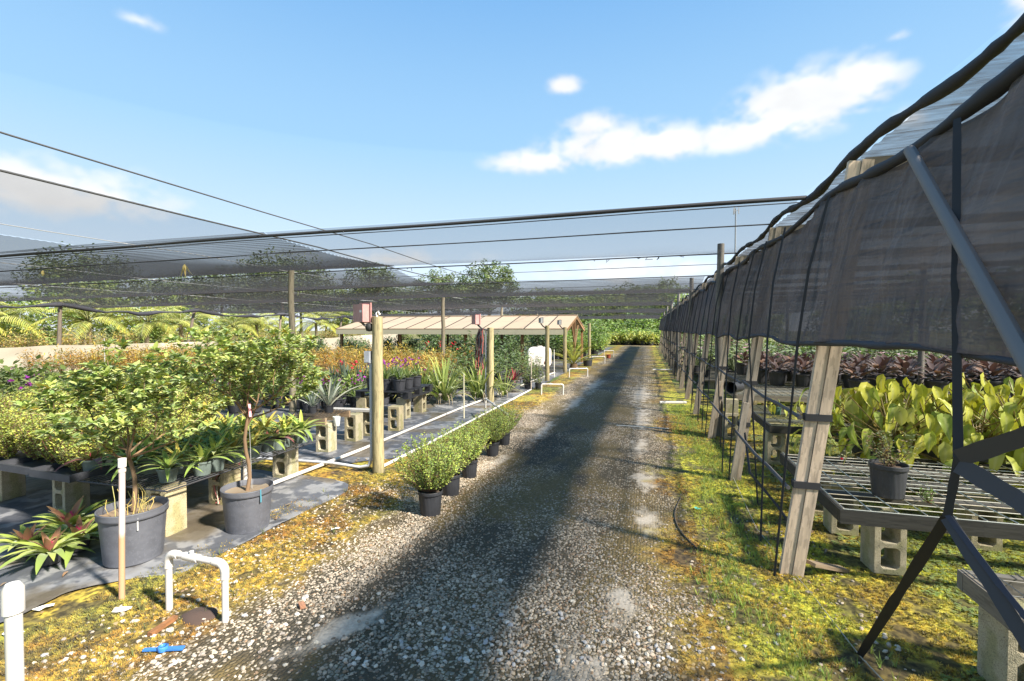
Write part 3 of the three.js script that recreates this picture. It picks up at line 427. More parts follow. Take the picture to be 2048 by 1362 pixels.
{
  const post = (x, z, h, r, label, c, lx = 0, lz = 0) => { const p = []; for (let k = 0; k <= 8; k++) p.push(V(x + lx * k / 8 + 0.012 * Math.sin(k * 1.7), -0.05 + (h + 0.05) * k / 8, z + lz * k / 8)); return tag(mesh('wooden_post', new GB().tube(p, (t) => r * (1.1 - 0.25 * t), 10, c), M.wood), label, 'post', 'wooden posts under the left shade cloth'); };
  post(-6.7, -7.87, 2.83, 0.062, 'nearest tall wooden post holding the left shade cloth', [0.34, 0.3, 0.22]);
  post(-6.67, -15.03, 2.83, 0.07, 'tall wooden post rising in front of the shed roof', [0.3, 0.26, 0.19]);
  post(-6.9, -22.6, 2.83, 0.075, 'tall wooden post just behind the shed roof', [0.28, 0.25, 0.19]);
  post(-6.9, -30.4, 2.83, 0.08, 'farthest tall wooden post beyond the shed', [0.28, 0.25, 0.19]);
  post(-13.4, -22, 2.8, 0.07, 'tall wooden post left of the shed', [0.28, 0.25, 0.19]);
  [[-6.7], [-12, 0.12], [-17, 0.5], [-22.6, 0.3], [-28.2, 0.5], [-33.5, 0.2]].forEach(([z, l = 0.2], i) => { post(-20.1 - l * 0.6, z, 2.62, 0.07, `${ordinal[i]} weathered post of the tan back fence, counted from the left`, [0.27, 0.22, 0.17], l * 0.3, -l); });
  // rolled cloth slung between those posts, and the low tan screen
  const zs = [-4, -6.7, -12, -17.4, -22.8, -28.6, -33.6, -40]; for (let k = 0; k < zs.length - 1; k++) { const p = []; for (let j = 0; j <= 14; j++) { const t = j / 14; p.push(V(-20 + 0.05 * Math.sin(j), 2.52 - 0.28 * 4 * t * (1 - t) * (0.6 + 0.4 * R()) , lerp(zs[k], zs[k + 1], t))); } tag(mesh('rolled_cloth', new GB().tube(p, (t) => 0.06 + 0.035 * Math.sin(t * 14), 7, [0.045, 0.045, 0.055]), M.strap), `rolled black cloth slung along the back fence, ${ordinal[k]} length from the left`, 'rolled cloth', 'rolled cloth along the back fence'); }
  const b = new GB(), rows = []; for (let j = 0; j <= 160; j++) { const z = lerp(-3, -36, j / 160), row = []; for (let k = 0; k <= 6; k++) row.push(b.v(-20 + 0.12 * (fbm(z * 1.4, k * 0.7, 3) - 0.5), 0.02 + (1.03 + 0.08 * (fbm(z * 0.6, 3, 2) - 0.5) + 0.18 * sst(-24, -34, z)) * k / 6, z, W1, z * 0.7, k * 0.2)); rows.push(row); }
  for (let j = 0; j < 160; j++) for (let k = 0; k < 6; k++) b.q(rows[j][k], rows[j][k + 1], rows[j + 1][k + 1], rows[j + 1][k]);
  tag(mesh('screen_fence', b, netTan), 'low tan cloth screen fence behind the left beds', 'fence');
}
// ---------------------------------------------------------------- concrete blocks
const blockGeo = (() => {
  const s = new THREE.Shape([new THREE.Vector2(-0.095, 0), new THREE.Vector2(0.095, 0), new THREE.Vector2(0.095, 0.39), new THREE.Vector2(-0.095, 0.39)].map((v) => v.multiply(new THREE.Vector2(0.97, 0.985)).add(new THREE.Vector2(0, 0.003))));
  for (const y of [0.036, 0.209]) { const h = new THREE.Path(), w = 0.058, t = 0.145, r = 0.02; h.moveTo(-w + r, y); h.lineTo(w - r, y); h.lineTo(w, y + r); h.lineTo(w, y + t - r); h.lineTo(w - r, y + t); h.lineTo(-w + r, y + t); h.lineTo(-w, y + t - r); h.lineTo(-w, y + r); h.closePath(); s.holes.push(h); }
  const g = new THREE.ExtrudeGeometry(s, { depth: 0.182, bevelEnabled: true, bevelSize: 0.003, bevelThickness: 0.004, bevelSegments: 1 }); g.translate(0, 0, -0.091); return g;
})();
const concTones = [[0.52, 0.45, 0.3], [0.49, 0.45, 0.35], [0.54, 0.49, 0.36], [0.47, 0.42, 0.3]].map((c) => { const m = M.conc.clone(); m.vertexColors = false; m.color.setRGB(...c); const k = m.map.clone(); k.repeat.set(2.2, 2.2); k.needsUpdate = true; m.map = k; const b = m.bumpMap.clone(); b.repeat.set(2.2, 2.2); b.needsUpdate = true; m.bumpMap = b; return m; });
function block(x, z, turn, tone, label, group, y = 0.012) { const o = mesh('concrete_block', blockGeo, concTones[(taken.concrete_block ?? 0) % 4]); o.position.set(x, y, z); o.rotation.y = turn; return tag(o, label, 'concrete block', group); }
const LB = 'concrete blocks under the left benches', RB = 'concrete blocks under the right benches';
block(-3.7, -2.92, 0.05, 0, 'upright tan concrete block right behind the near black pot with twigs', LB);
block(-3.86, -3.62, -0.05, 0, 'upright concrete block beside the white valve pipe under the bromeliad rack', LB);
block(-3.88, -4.44, 0.08, 2, 'upright sunlit concrete block at the far corner of the bromeliad rack', LB);
block(-5.0, -3.06, -0.1, 0, 'concrete block under the tray of small-leaved plants, behind the red bromeliads', LB);
block(-5.98, -3.12, 0.05, 0, 'concrete block under the trays at the left edge', LB);
block(-5.0, -4.3, 0, 1, 'shaded concrete block deep under the bromeliad rack', LB);
block(-4.13, -5.48, 0.04, 0, 'concrete block under the short wooden plank with the striped plants', LB);
block(-4.16, -6.15, 0, 2, 'nearer of two touching concrete blocks left of the boxed post', LB);
block(-4.1, -6.52, 0.05, 2, 'farther of two touching concrete blocks left of the boxed post', LB);
block(-3.92, -6.95, 0.1, 0, 'concrete block just right of the boxed post', LB);
block(-4.95, -5.75, 0, 1, 'shaded block behind the plank with the striped plants', LB);
block(-4.27, -7.85, Math.PI / 2, 2, 'pale block under the near corner of the black pallet', LB);
block(-4.33, -8.62, Math.PI / 2, 0, 'brown block under the far corner of the black pallet', LB);
block(-5.0, -7.7, Math.PI / 2, 1, 'shaded block under the left end of the black pallet', LB);
block(1.56, -3.82, 0.06, 2, 'tall concrete block with two open cells under the potted weed bench', RB);
block(1.52, -4.45, 0, 3, 'small-looking block in shade behind the splintered board', RB);
block(2.42, -4.42, 0, 3, 'shaded concrete block right of the taut slanting strap', RB);
block(1.47, -4.85, 0, 2, 'concrete block at the far left corner of the potted weed bench', RB);
block(3.3, -3.85, 0, 3, 'concrete block under the right part of the potted weed bench', RB);
block(1.5, -6.5, 0.02, 2, 'mossy block under the near corner of the bench with the small green pot', RB);
block(2.35, -6.55, 0, 1, 'block under the bench with the small green pot, beside the nearest brace', RB);
block(1.66, -6.95, 0, 3, 'narrow shaded block behind the mossy one', RB);
block(1.2, -7.78, 0.05, 2, 'upright block with two open cells by the third brace', RB);
block(1.22, -7.8, 1.5, 1, 'short block standing on top of the block by the third brace', RB, 0.405).scale.set(0.9, 0.5, 0.9);
block(2.75, -5.5, 0, 3, 'shaded block below the hanging lime leaves', RB);
block(1.9, -9.3, 0, 3, 'block under the bench with the fallen pot', RB);
block(1.62, -2.68, 0.02, 1, 'large grey block under the bench corner at the bottom right', RB);

// ---------------------------------------------------------------- benches
const ironMap = std({ roughness: 0.6 });
function grid(x0, x1, z0, z1, y, sx, sz, r, c) { const b = new GB(); for (let x = x0; x <= x1 + 1e-6; x += sx) b.rod(V(x, y + r * 1.7, z0), V(x, y + r * 1.7 + rr(-0.003, 0.003), z1), r * 1.25, 4, jit(c, 0.15)); for (let z = z0; z >= z1 - 1e-6; z -= sz) b.rod(V(x0, y, z), V(x1, y, z), r, 4, jit(c, 0.2)); return b; }
R = rngOf(31);
{
  const dark = [0.05, 0.05, 0.046], grey = [0.26, 0.24, 0.21];
  const bench = (label, x0, x1, z0, z1, y, c, boards, wire, sx, sz) => {
    const g = base('mesh_bench', label, 'bench');
    for (const z of [z0 - 0.025, z1 + 0.025]) mesh('long_beam', new GB().box((x0 + x1) / 2, y - 0.045, z, x1 - x0, 0.088, 0.042, jit(c, 0.1)), M.wood, g);
    for (const x of [x0 + 0.02, x1 - 0.02]) mesh('end_beam', new GB().box(x, y - 0.045, (z0 + z1) / 2, 0.04, 0.086, z0 - z1 - 0.1, jit(c, 0.1)), M.wood, g);
    for (const z of boards) mesh('cross_board', new GB().box((x0 + x1) / 2, y - 0.03, z, x1 - x0 - 0.09, 0.024, 0.12, jit(mul3(c, rr(1.2, 2.4)), 0.2)), M.wood, g);
    mesh('wire_mesh', grid(x0 + 0.02, x1 - 0.02, z0 - 0.01, z1 + 0.01, y + 0.004, sx, sz, 0.0032, wire), ironMap, g);
    return g;
  };
  bench('black-framed wire mesh bench carrying the potted weed on the right', 1.2, 5.2, -3.51, -4.98, 0.49, dark, [-3.95, -4.32, -4.7], [0.72, 0.68, 0.56], 0.15, 0.1);
  bench('weathered grey bench corner with wire top at the bottom right', 1.45, 3.4, -0.9, -2.8, 0.49, grey, [-1.6, -2.3], [0.3, 0.28, 0.24], 0.1, 0.15);
  bench('dark bench with the small green pot behind the nearest brace', 1.42, 5.6, -6.36, -8.0, 0.49, dark, [-6.9, -7.5], [0.32, 0.32, 0.2], 0.15, 0.1);
  bench('low bench hidden beneath the lime philodendrons', 2.05, 7, -5.15, -6.2, 0.47, dark, [-5.7], [0.2, 0.2, 0.15], 0.2, 0.2);
  bench('grey wire bench with the fallen pot among the braces', 1.5, 7.5, -9.1, -10.4, 0.5, grey, [-9.6, -10], [0.3, 0.3, 0.26], 0.12, 0.1);
  bench('wire bench carrying the dark bronze plants', 1.9, 9, -10.6, -13.7, 0.5, [0.13, 0.12, 0.1], [-11.4, -12.2, -13], [0.3, 0.3, 0.27], 0.1, 0.1);
  // left: a wire rack on blocks, and trays
  const r = base('wire_rack', 'black wire rack on concrete blocks under the near bromeliads', 'rack');
  mesh('wire_mesh', grid(-4.75, -3.52, -2.78, -4.5, 0.412, 0.05, 0.3, 0.003, [0.05, 0.05, 0.055]), ironMap, r);
  mesh('rim', new GB().rod(V(-4.75, 0.41, -2.78), V(-3.52, 0.41, -2.78), 0.007, 6, [0.04, 0.04, 0.045]).rod(V(-3.52, 0.41, -2.78), V(-3.52, 0.41, -4.5), 0.007, 6, [0.04, 0.04, 0.045]), ironMap, r);
  const t = [[-4.72, -3.0, 'black plastic tray at the right end of the tray row, near the red bromeliads'], [-5.26, -3.05, 'black plastic tray second in the row from the red bromeliads'], [-5.8, -3.1, 'black plastic tray third in the row, by the left edge'], [-6.34, -3.15, 'black plastic tray at the left end of the row'], [-4.75, -3.55, 'black tray in the second row, behind the right end tray'], [-5.3, -3.6, 'black tray in the middle of the second row'], [-5.85, -3.65, 'black tray at the left of the second row']];
  for (const [x, z, label] of t) { const g = base('plant_tray', label, 'tray', x, 0.41, z, -0.06, 'black trays on the left bench'); const c = [0.055, 0.058, 0.068]; mesh('tray_floor', new GB().box(0, 0.006, 0, 0.5, 0.008, 0.5, c), M.pot, g); for (const [a, b2, sx, sz] of [[0, 0.25, 0.53, 0.02], [0, -0.25, 0.53, 0.02], [0.255, 0, 0.02, 0.48], [-0.255, 0, 0.02, 0.48]]) mesh('tray_wall', new GB().box(a, 0.03, b2, sx, 0.06, sz, c), M.pot, g); }
  const sup = base('bench_board', 'dark board under the black trays on the left', 'board', -5.6, 0.4, -3.35); mesh('plank', new GB().box(0, -0.008, 0.12, 1.75, 0.014, 0.1, [0.08, 0.07, 0.05]).box(0, -0.008, -0.3, 1.75, 0.014, 0.1, [0.08, 0.07, 0.05]), M.wood, sup);
  const pl = base('plank_bench', 'short wooden plank bench holding the striped plants', 'bench', -4.35, 0.403, -5.6, 0.05); for (const z of [0.28, 0, -0.28]) mesh('plank', new GB().box(0, 0.045, z, 0.62, 0.085, 0.04, jit([0.38, 0.27, 0.17], 0.15)), M.wood, pl); mesh('wire_mesh', grid(-0.3, 0.3, 0.3, -0.3, 0.094, 0.05, 0.1, 0.003, [0.06, 0.05, 0.04]), ironMap, pl);
  const wp = base('white_plank', 'pale weathered plank on the two touching blocks', 'plank', -4.35, 0.405, -6.35, 0.1); mesh('plank', new GB().box(0, 0.016, 0, 0.75, 0.03, 0.16, [0.62, 0.6, 0.56]), M.wood, wp);
  // black plastic pallet with slots
  const pp = base('plastic_pallet', 'black plastic pallet on blocks holding purple flowering pots', 'pallet', -4.62, 0.405, -8.2, 0.06), c = [0.03, 0.031, 0.036];
  for (let k = 0; k < 7; k++) mesh('deck_slat', new GB().box(0, 0.125, -0.55 + k * 0.183, 1.0, 0.02, 0.12, c), M.pot, pp);
  for (const x of [-0.47, 0, 0.47]) mesh('bottom_runner', new GB().box(x, 0.01, 0, 0.1, 0.02, 1.2, c), M.pot, pp);
  for (const x of [-0.46, 0, 0.46]) for (const z of [-0.5, 0, 0.5]) mesh('foot', new GB().box(x, 0.067, z, 0.11, 0.095, 0.15, c), M.pot, pp);
}
// ---------------------------------------------------------------- white water pipes
R = rngOf(32);
const white = [0.56, 0.53, 0.49], gasket = [0.06, 0.06, 0.07];
function pvcFrame(x1, z1, x2, z2, h, label, r = 0.0165) {
  const g = base('pipe_stand', label, 'pipe stand', 0, 0, 0, 0, 'white pipe stands along the left verge'), A = V(x1, h, z1), B = V(x2, h * 0.98, z2), d = B.clone().sub(A).normalize();
  const bend = (p, along, down) => { const a = []; for (let k = 0; k <= 8; k++) { const t = k / 8 * Math.PI / 2; a.push(p.clone().addScaledVector(along, 0.045 * (1 - Math.cos(t)) - 0.0).add(V(0, 0.045 * (Math.sin(t) - 1), 0))); } return a; };
  mesh('leg', new GB().rod(V(x1, -0.03, z1), V(x1, h - 0.06, z1), r, 12, white), M.pvc, g); mesh('leg', new GB().rod(V(x2, -0.03, z2), V(x2, h * 0.98 - 0.06, z2), r, 12, white), M.pvc, g);
  mesh('crossbar', new GB().rod(A.clone().addScaledVector(d, 0.05), B.clone().addScaledVector(d, -0.05), r, 12, white), M.pvc, g);
  mesh('elbow', new GB().tube([A.clone().add(V(0, -0.085, 0)), ...bend(A, d), A.clone().addScaledVector(d, 0.075)], r * 1.28, 12, white), M.pvc, g);
  const e = d.clone().negate(); mesh('elbow', new GB().tube([B.clone().add(V(0, -0.085, 0)), ...bend(B, e), B.clone().addScaledVector(e, 0.075)], r * 1.28, 12, white), M.pvc, g);
  const m = A.clone().lerp(B, 0.42); mesh('tee', new GB().rod(m.clone().addScaledVector(d, -0.05), m.clone().addScaledVector(d, 0.05), r * 1.3, 12, white).rod(m, m.clone().add(V(0, 0.036, 0)), r * 0.7, 10, white), M.pvc, g);
  return g;
}
pvcFrame(-2.68, -2.12, -2.27, -2.12, 0.345, 'white pipe stand with elbows standing in the moss at the lower left', 0.018);
pvcFrame(-2.95, -8.6, -2.08, -7.12, 0.33, 'white pipe stand behind the row of round shrubs');
pvcFrame(-2.55, -11.75, -2.02, -11.87, 0.27, 'white pipe stand in the verge right of the red cordyline pots');
pvcFrame(-2.55, -16.2, -1.98, -16.6, 0.3, 'white pipe stand in front of the spiky cycad');
pvcFrame(-2.5, -22.6, -1.95, -23.2, 0.35, 'white pipe stand beyond the cycad');
pvcFrame(-2.4, -28, -1.9, -28.6, 0.4, 'farthest white pipe stand near the red pot');
{
  const p = base('pipe_riser', 'upright white pipe with pinkish lower half beside the near black pot', 'pipe'); mesh('riser', new GB().tube([V(-3.07, -0.04, -2.13), V(-3.068, 0.38, -2.135), V(-3.065, 0.42, -2.135), V(-3.06, 0.86, -2.14)], 0.0165, 12, (t) => t < 0.5 ? [0.5, 0.29, 0.17] : [0.58, 0.46, 0.42]), M.pvc, p); mesh('coupling', new GB().rod(V(-3.06, 0.815, -2.14), V(-3.059, 0.865, -2.14), 0.0215, 12, [0.8, 0.76, 0.73]), M.pvc, p); mesh('collar', new GB().rod(V(-3.061, 0.785, -2.14), V(-3.061, 0.8, -2.14), 0.02, 12, [0.7, 0.6, 0.5]), M.pvc, p);
  const q = base('pipe_riser', 'white pipe cut off by the left edge at the bottom', 'pipe'); mesh('riser', new GB().rod(V(-1.635, -0.03, -0.86), V(-1.635, 0.94, -0.86), 0.0185, 14, white), M.pvc, q); mesh('cap', new GB().tube([V(-1.635, 0.89, -0.86), V(-1.635, 0.955, -0.86), V(-1.635, 0.968, -0.86)], (t) => t > 0.99 ? 0.015 : 0.0235, 14, white), M.pvc, q);
  const w = (x, z, h, label, c) => { const o = base('stake_pipe', label, 'pipe', x, 0, z, 0, 'thin upright pipes'); mesh('stake', new GB().rod(V(0, -0.03, 0), V(rr(-0.01, 0.01), h, 0), 0.012, 8, c), M.pvc, o); };
  w(-3.23, -8.2, 0.83, 'thin cream pipe standing in front of the strappy clumps', [0.7, 0.64, 0.45]); w(-3.02, -12.6, 0.9, 'thin pinkish pipe beside the red cordyline pot', [0.66, 0.55, 0.45]); w(-3.05, -16.1, 0.95, 'thin pale pipe left of the cycad', [0.7, 0.68, 0.62]); w(-9.5, -9.8, 1.35, 'white pipe rising out of the left beds', white); w(-14, -9.4, 1.4, 'white pipe at the far left in front of the tan fence', white); w(-12.2, -12.4, 1.4, 'white pipe behind the potted trees', white);
  const line = (pts, r, c, label, nm = 'water_pipe') => tag(mesh(nm, new GB().tube(new THREE.CatmullRomCurve3(pts, false, 'catmullrom', 0.1).getPoints(40), r, 10, c), M.pvc), label, 'pipe', 'pipes lying on the ground');
  line([V(-3.75, 0.045, -3.85), V(-3.66, 0.045, -5.6), V(-3.64, 0.045, -9), V(-3.5, 0.045, -12), V(-3.3, 0.045, -17.5)], 0.021, [0.6, 0.57, 0.52], 'long white water pipe on the ground along the left benches');
  line([V(-2.99, 0.035, -4.92), V(-2.97, 0.035, -6), V(-2.98, 0.035, -9), V(-2.98, 0.035, -12.4)], 0.018, [0.74, 0.72, 0.68], 'second white water pipe from the boxed post along the verge edge');
  line([V(-6.2, 0.05, -4.8), V(-4.66, 0.055, -4.82), V(-3.6, 0.07, -4.84), V(-3.2, 0.05, -4.84), V(-3.08, 0.08, -4.84), V(-3.045, 0.2, -4.84), V(-3.045, 0.8, -4.84), V(-3.045, 1.3, -4.84)], 0.018, [0.5, 0.52, 0.56], 'grey conduit bending from the ground up the boxed post', 'conduit');
  line([V(0.27, 0.03, -11.02), V(0.83, 0.03, -11.17)], 0.035, white, 'short white pipe lying in the moss on the right of the road');
  line([V(0.2, 0.02, -20), V(0.95, 0.02, -20.2)], 0.03, white, 'short white pipe lying farther up the right road edge');
  line([V(-0.5, 0.014, -8.3), V(0.35, 0.014, -8.25)], 0.008, [0.7, 0.66, 0.58], 'thin white pipe sunk across the road');
  const vv = base('valve_pipe', 'white upright valve pipe with red lines at the bromeliad rack', 'pipe', -3.72, 0, -3.72); mesh('riser', new GB().rod(V(0, 0, 0), V(0, 0.42, 0), 0.02, 10, white), M.pvc, vv); mesh('elbow', new GB().tube([V(0, 0.36, 0), V(0, 0.42, 0), V(-0.03, 0.455, 0), V(-0.09, 0.46, 0)], 0.026, 10, white), M.pvc, vv); mesh('collar', new GB().rod(V(0, 0.14, 0), V(0, 0.2, 0), 0.027, 10, white), M.pvc, vv);
  for (let k = 0; k < 7; k++) mesh('drip_line', new GB().tube(new THREE.CatmullRomCurve3([V(-0.03, rr(0.3, 0.4), 0.02), V(-0.08, rr(0.34, 0.4), rr(0.05, 0.12)), V(rr(-0.2, -0.05), 0.2, rr(0.1, 0.2)), V(rr(-0.2, -0.05), 0.03, rr(0.1, 0.22))]).getPoints(12), 0.004, 5, k % 2 ? [0.5, 0.15, 0.14] : [0.55, 0.5, 0.38]), M.plain, vv);
}
// ---------------------------------------------------------------- posts with boxes along the left verge
R = rngOf(33);
{
  const tan = [0.42, 0.36, 0.2];
  const stump = (x, z, h, label, r = 0.06) => { const g = base('control_post', label, 'post', x, 0, z, 0, 'short posts along the left verge'); const p = []; for (let k = 0; k <= 8; k++) p.push(V(0.004 * Math.sin(k * 2), -0.05 + (h + 0.05) * k / 8, 0)); mesh('post_timber', new GB().tube(p, (t) => r * (1.04 - 0.1 * t), 14, (t) => mul3(tan, t < 0.05 ? 0.6 : 0.92 + 0.2 * fbm(t * 9, x, 2))), M.wood, g); return g; };
  const box = (g, x, y, z, turn, c, s = 1) => { const m = new THREE.Matrix4().makeRotationY(turn); mesh('sensor_box', new GB().box(x, y, z, 0.17 * s, 0.2 * s, 0.09 * s, c, m).box(x - 0.06 * Math.sin(turn) * s, y + 0.005, z - 0.06 * Math.cos(turn) * s, 0.2 * s, 0.23 * s, 0.02 * s, mul3(c, 0.8), m), M.gloss, g); return m; };
  const a = stump(-2.97, -4.86, 1.79, 'tall verge post with a pink box and grey conduit, nearest of the row', 0.064);
  const m = box(a, -0.17, 1.83, 0.06, -0.35, [0.52, 0.27, 0.25]);
  mesh('paper_sticker', new GB().box(-0.14, 1.85, 0.118, 0.035, 0.025, 0.003, [0.75, 0.72, 0.72], m), M.plain, a);
  mesh('bracket', new GB().lathe([[0.001, -0.05], [0.035, -0.04], [0.048, 0], [0.035, 0.04], [0.001, 0.05]], 12, -0.09, 1.67, 0.02, [0.02, 0.02, 0.02]).tube([V(-0.17, 1.73, 0.06), V(-0.13, 1.69, 0.05), V(-0.1, 1.69, 0.03)], 0.014, 6, [0.1, 0.1, 0.1]), M.plain, a);
  mesh('junction_box', new GB().box(-0.1, 1.33, 0.03, 0.075, 0.135, 0.06, [0.36, 0.38, 0.42]).box(-0.1, 1.33, 0.064, 0.065, 0.12, 0.008, [0.42, 0.44, 0.48]), M.gloss, a);
  mesh('top_bolt', new GB().tube([V(0, 1.78, 0), V(-0.02, 1.83, 0), V(0.015, 1.85, 0), V(0.03, 1.815, 0)], 0.01, 6, [0.5, 0.5, 0.5]), M.metal, a);
  const b = stump(-3.38, -10.2, 1.68, 'verge post with a pink box and a hanging bundle of drip tubes', 0.075);
  box(b, -0.32, 1.86, 0.1, -0.7, [0.52, 0.27, 0.25], 1.05);
  mesh('conduit', new GB().rod(V(-0.1, 0, 0.03), V(-0.1, 1.6, 0.03), 0.02, 8, [0.36, 0.37, 0.4]), M.plain, b);
  mesh('bracket', new GB().tube([V(-0.3, 1.78, 0.1), V(-0.18, 1.66, 0.08), V(-0.05, 1.62, 0.05)], 0.02, 6, [0.03, 0.03, 0.03]), M.plain, b);
  const tb = base('drip_tube_bundle', 'bundle of black and red drip tubes hanging from a verge post', 'tubes', -3.38, 0, -10.2);
  for (let k = 0; k < 34; k++) { const x = rr(-0.3, -0.12), L = rr(0.45, 0.95), red = k % 4 === 0; mesh('drip_tube', new GB().tube([V(-0.17 + rr(-0.05, 0.04), 1.66, 0.09 + rr(0, 0.05)), V(x, 1.45, rr(0.07, 0.2)), V(x + rr(-0.05, 0.05), 1.66 - L, rr(0.06, 0.22))], 0.008, 5, red ? [0.35, 0.08, 0.06] : jit([0.04, 0.04, 0.045], 0.4)), M.strap, tb); if (k % 2) mesh('tube_end', new GB().tube([V(x, 1.66 - L, 0.14), V(x + rr(-0.04, 0.04), 1.56 - L, 0.14)], 0.009, 5, [0.4, 0.13, 0.1]), M.strap, tb); }
  const c = stump(-3.05, -14.9, 1.76, 'verge post with a small grey box in front of the white tank', 0.07); box(c, -0.2, 1.92, 0.05, -0.8, [0.35, 0.36, 0.36], 0.8); mesh('bracket', new GB().tube([V(-0.2, 1.83, 0.05), V(-0.13, 1.74, 0.04), V(-0.04, 1.68, 0.03)], 0.02, 6, [0.03, 0.03, 0.03]), M.plain, c);
  const d = stump(-3.0, -18.0, 1.72, 'verge post with a small grey box beside the cycad', 0.07); box(d, -0.22, 1.9, 0.05, -0.8, [0.35, 0.36, 0.36], 0.85); mesh('bracket', new GB().tube([V(-0.2, 1.8, 0.05), V(-0.13, 1.7, 0.04), V(-0.04, 1.66, 0.03)], 0.02, 6, [0.03, 0.03, 0.03]), M.plain, d);
  stump(-2.9, -25, 1.95, 'verge post beyond the end of the shed', 0.08);
}
// ---------------------------------------------------------------- open shed with tan panel roof
R = rngOf(34);
{
  const g = base('open_shed', 'long low open shed with a tan panel roof behind the left beds', 'shed'), x0 = -13.2, x1 = -2.95, ze = -18.25, zr = -21.05, zb = -23.85, ye = 1.66, yr = 2.24, tan = [0.56, 0.43, 0.3];
  const roof = new THREE.Group(); roof.name = 'roof'; g.add(roof);
  const n = 12, w = (x1 - x0) / n;
  for (let k = 0; k < n; k++) for (const s of [0, 1]) { // each panel a sheet of its own, edges a little apart
    const a = x0 + k * w, b = new GB(), zz = s ? zb : ze, c = jit(tan, 0.06), mx = new THREE.Matrix4().makeRotationX(Math.atan2(yr - ye, zr - zz) * 1 + (s ? 0 : 0)), L = Math.hypot(yr - ye, zr - zz);
    b.beam(V(a + w / 2, ye + 0.004 * (k % 2), zz), V(a + w / 2, yr + 0.004 * (k % 2), zr), w - 0.03, 0.02, c); mesh('roof_panel', b, M.plain, roof);
    mesh('seam', new GB().beam(V(a, ye + 0.012, zz), V(a, yr + 0.012, zr), 0.05, 0.02, [0.06, 0.05, 0.04]), M.plain, roof);
  }
  mesh('ridge_cap', new GB().box((x0 + x1) / 2, yr + 0.025, zr, x1 - x0, 0.02, 0.24, mul3(tan, 1.08)), M.plain, roof);
  mesh('fascia', new GB().box((x0 + x1) / 2, ye - 0.13, ze + 0.01, x1 - x0, 0.2, 0.012, [0.5, 0.46, 0.32]), M.plain, g);
  mesh('eave_board', new GB().box((x0 + x1) / 2, ye - 0.03, ze - 0.02, x1 - x0, 0.05, 0.04, [0.25, 0.17, 0.1]), M.wood, g);
  for (const x of [x0 + 0.1, -10.2, -7.2, -4.8, x1 - 0.15]) for (const z of [ze - 0.25, zb + 0.25]) mesh('shed_post', new GB().box(x, 0.78, z, 0.1, 1.62, 0.1, jit([0.3, 0.17, 0.08], 0.15)), M.wood, g);
  mesh('shed_post', new GB().box(x1 - 0.15, 1.1, zr, 0.1, 2.2, 0.1, [0.3, 0.17, 0.08]), M.wood, g);
  for (const s of [-1, 1]) { mesh('gable_rafter', new GB().beam(V(x1 - 0.06, ye - 0.08, zr + s * 2.7), V(x1 - 0.06, yr - 0.08, zr), 0.05, 0.12, [0.34, 0.2, 0.1]), M.wood, g); mesh('gable_brace', new GB().beam(V(x1 - 0.12, 0.9, zr + s * 0.05), V(x1 - 0.12, 1.85, zr + s * 1.0), 0.05, 0.1, [0.32, 0.2, 0.1]), M.wood, g); }
  const t = base('water_tank', 'white plastic water tank standing before the shed', 'tank', -3.78, 0, -17.1, 0.15); t.scale.setScalar(0.72);
  const s = new THREE.Shape(); const q = 0.14, W = 0.52, H = 0.86; s.moveTo(-W + q, 0); s.lineTo(W - q, 0); s.quadraticCurveTo(W, 0, W, q); s.lineTo(W, H - q * 1.5); s.quadraticCurveTo(W, H, W - q * 1.5, H); s.lineTo(-W + q * 1.5, H); s.quadraticCurveTo(-W, H, -W, H - q * 1.5); s.lineTo(-W, q); s.quadraticCurveTo(-W, 0, -W + q, 0);
  const e = new THREE.ExtrudeGeometry(s, { depth: 0.7, bevelEnabled: true, bevelSize: 0.06, bevelThickness: 0.1, bevelSegments: 4, curveSegments: 6 }); e.translate(0, 0.46, -0.35); const mt = M.pvc.clone(); mt.vertexColors = false; mt.color.setRGB(0.82, 0.76, 0.7); mesh('tank_body', e, mt, t);
  mesh('tank_lid', new GB().lathe([[0.001, 0.05], [0.13, 0.05], [0.14, 0], [0.14, -0.06]], 14, 0, 1.39, 0, [0.5, 0.45, 0.4]), M.plain, t);
  for (const x of [-0.4, 0.4]) for (const z of [-0.3, 0.3]) mesh('tank_foot', new GB().box(x, 0.2, z, 0.1, 0.42, 0.1, [0.1, 0.1, 0.1]), M.plain, t);
  mesh('pump', new GB().lathe([[0.001, -0.09], [0.09, -0.07], [0.1, 0], [0.09, 0.07], [0.001, 0.09]], 10, 0.35, 0.62, 0.62, [0.45, 0.1, 0.03]), M.gloss, t);
}
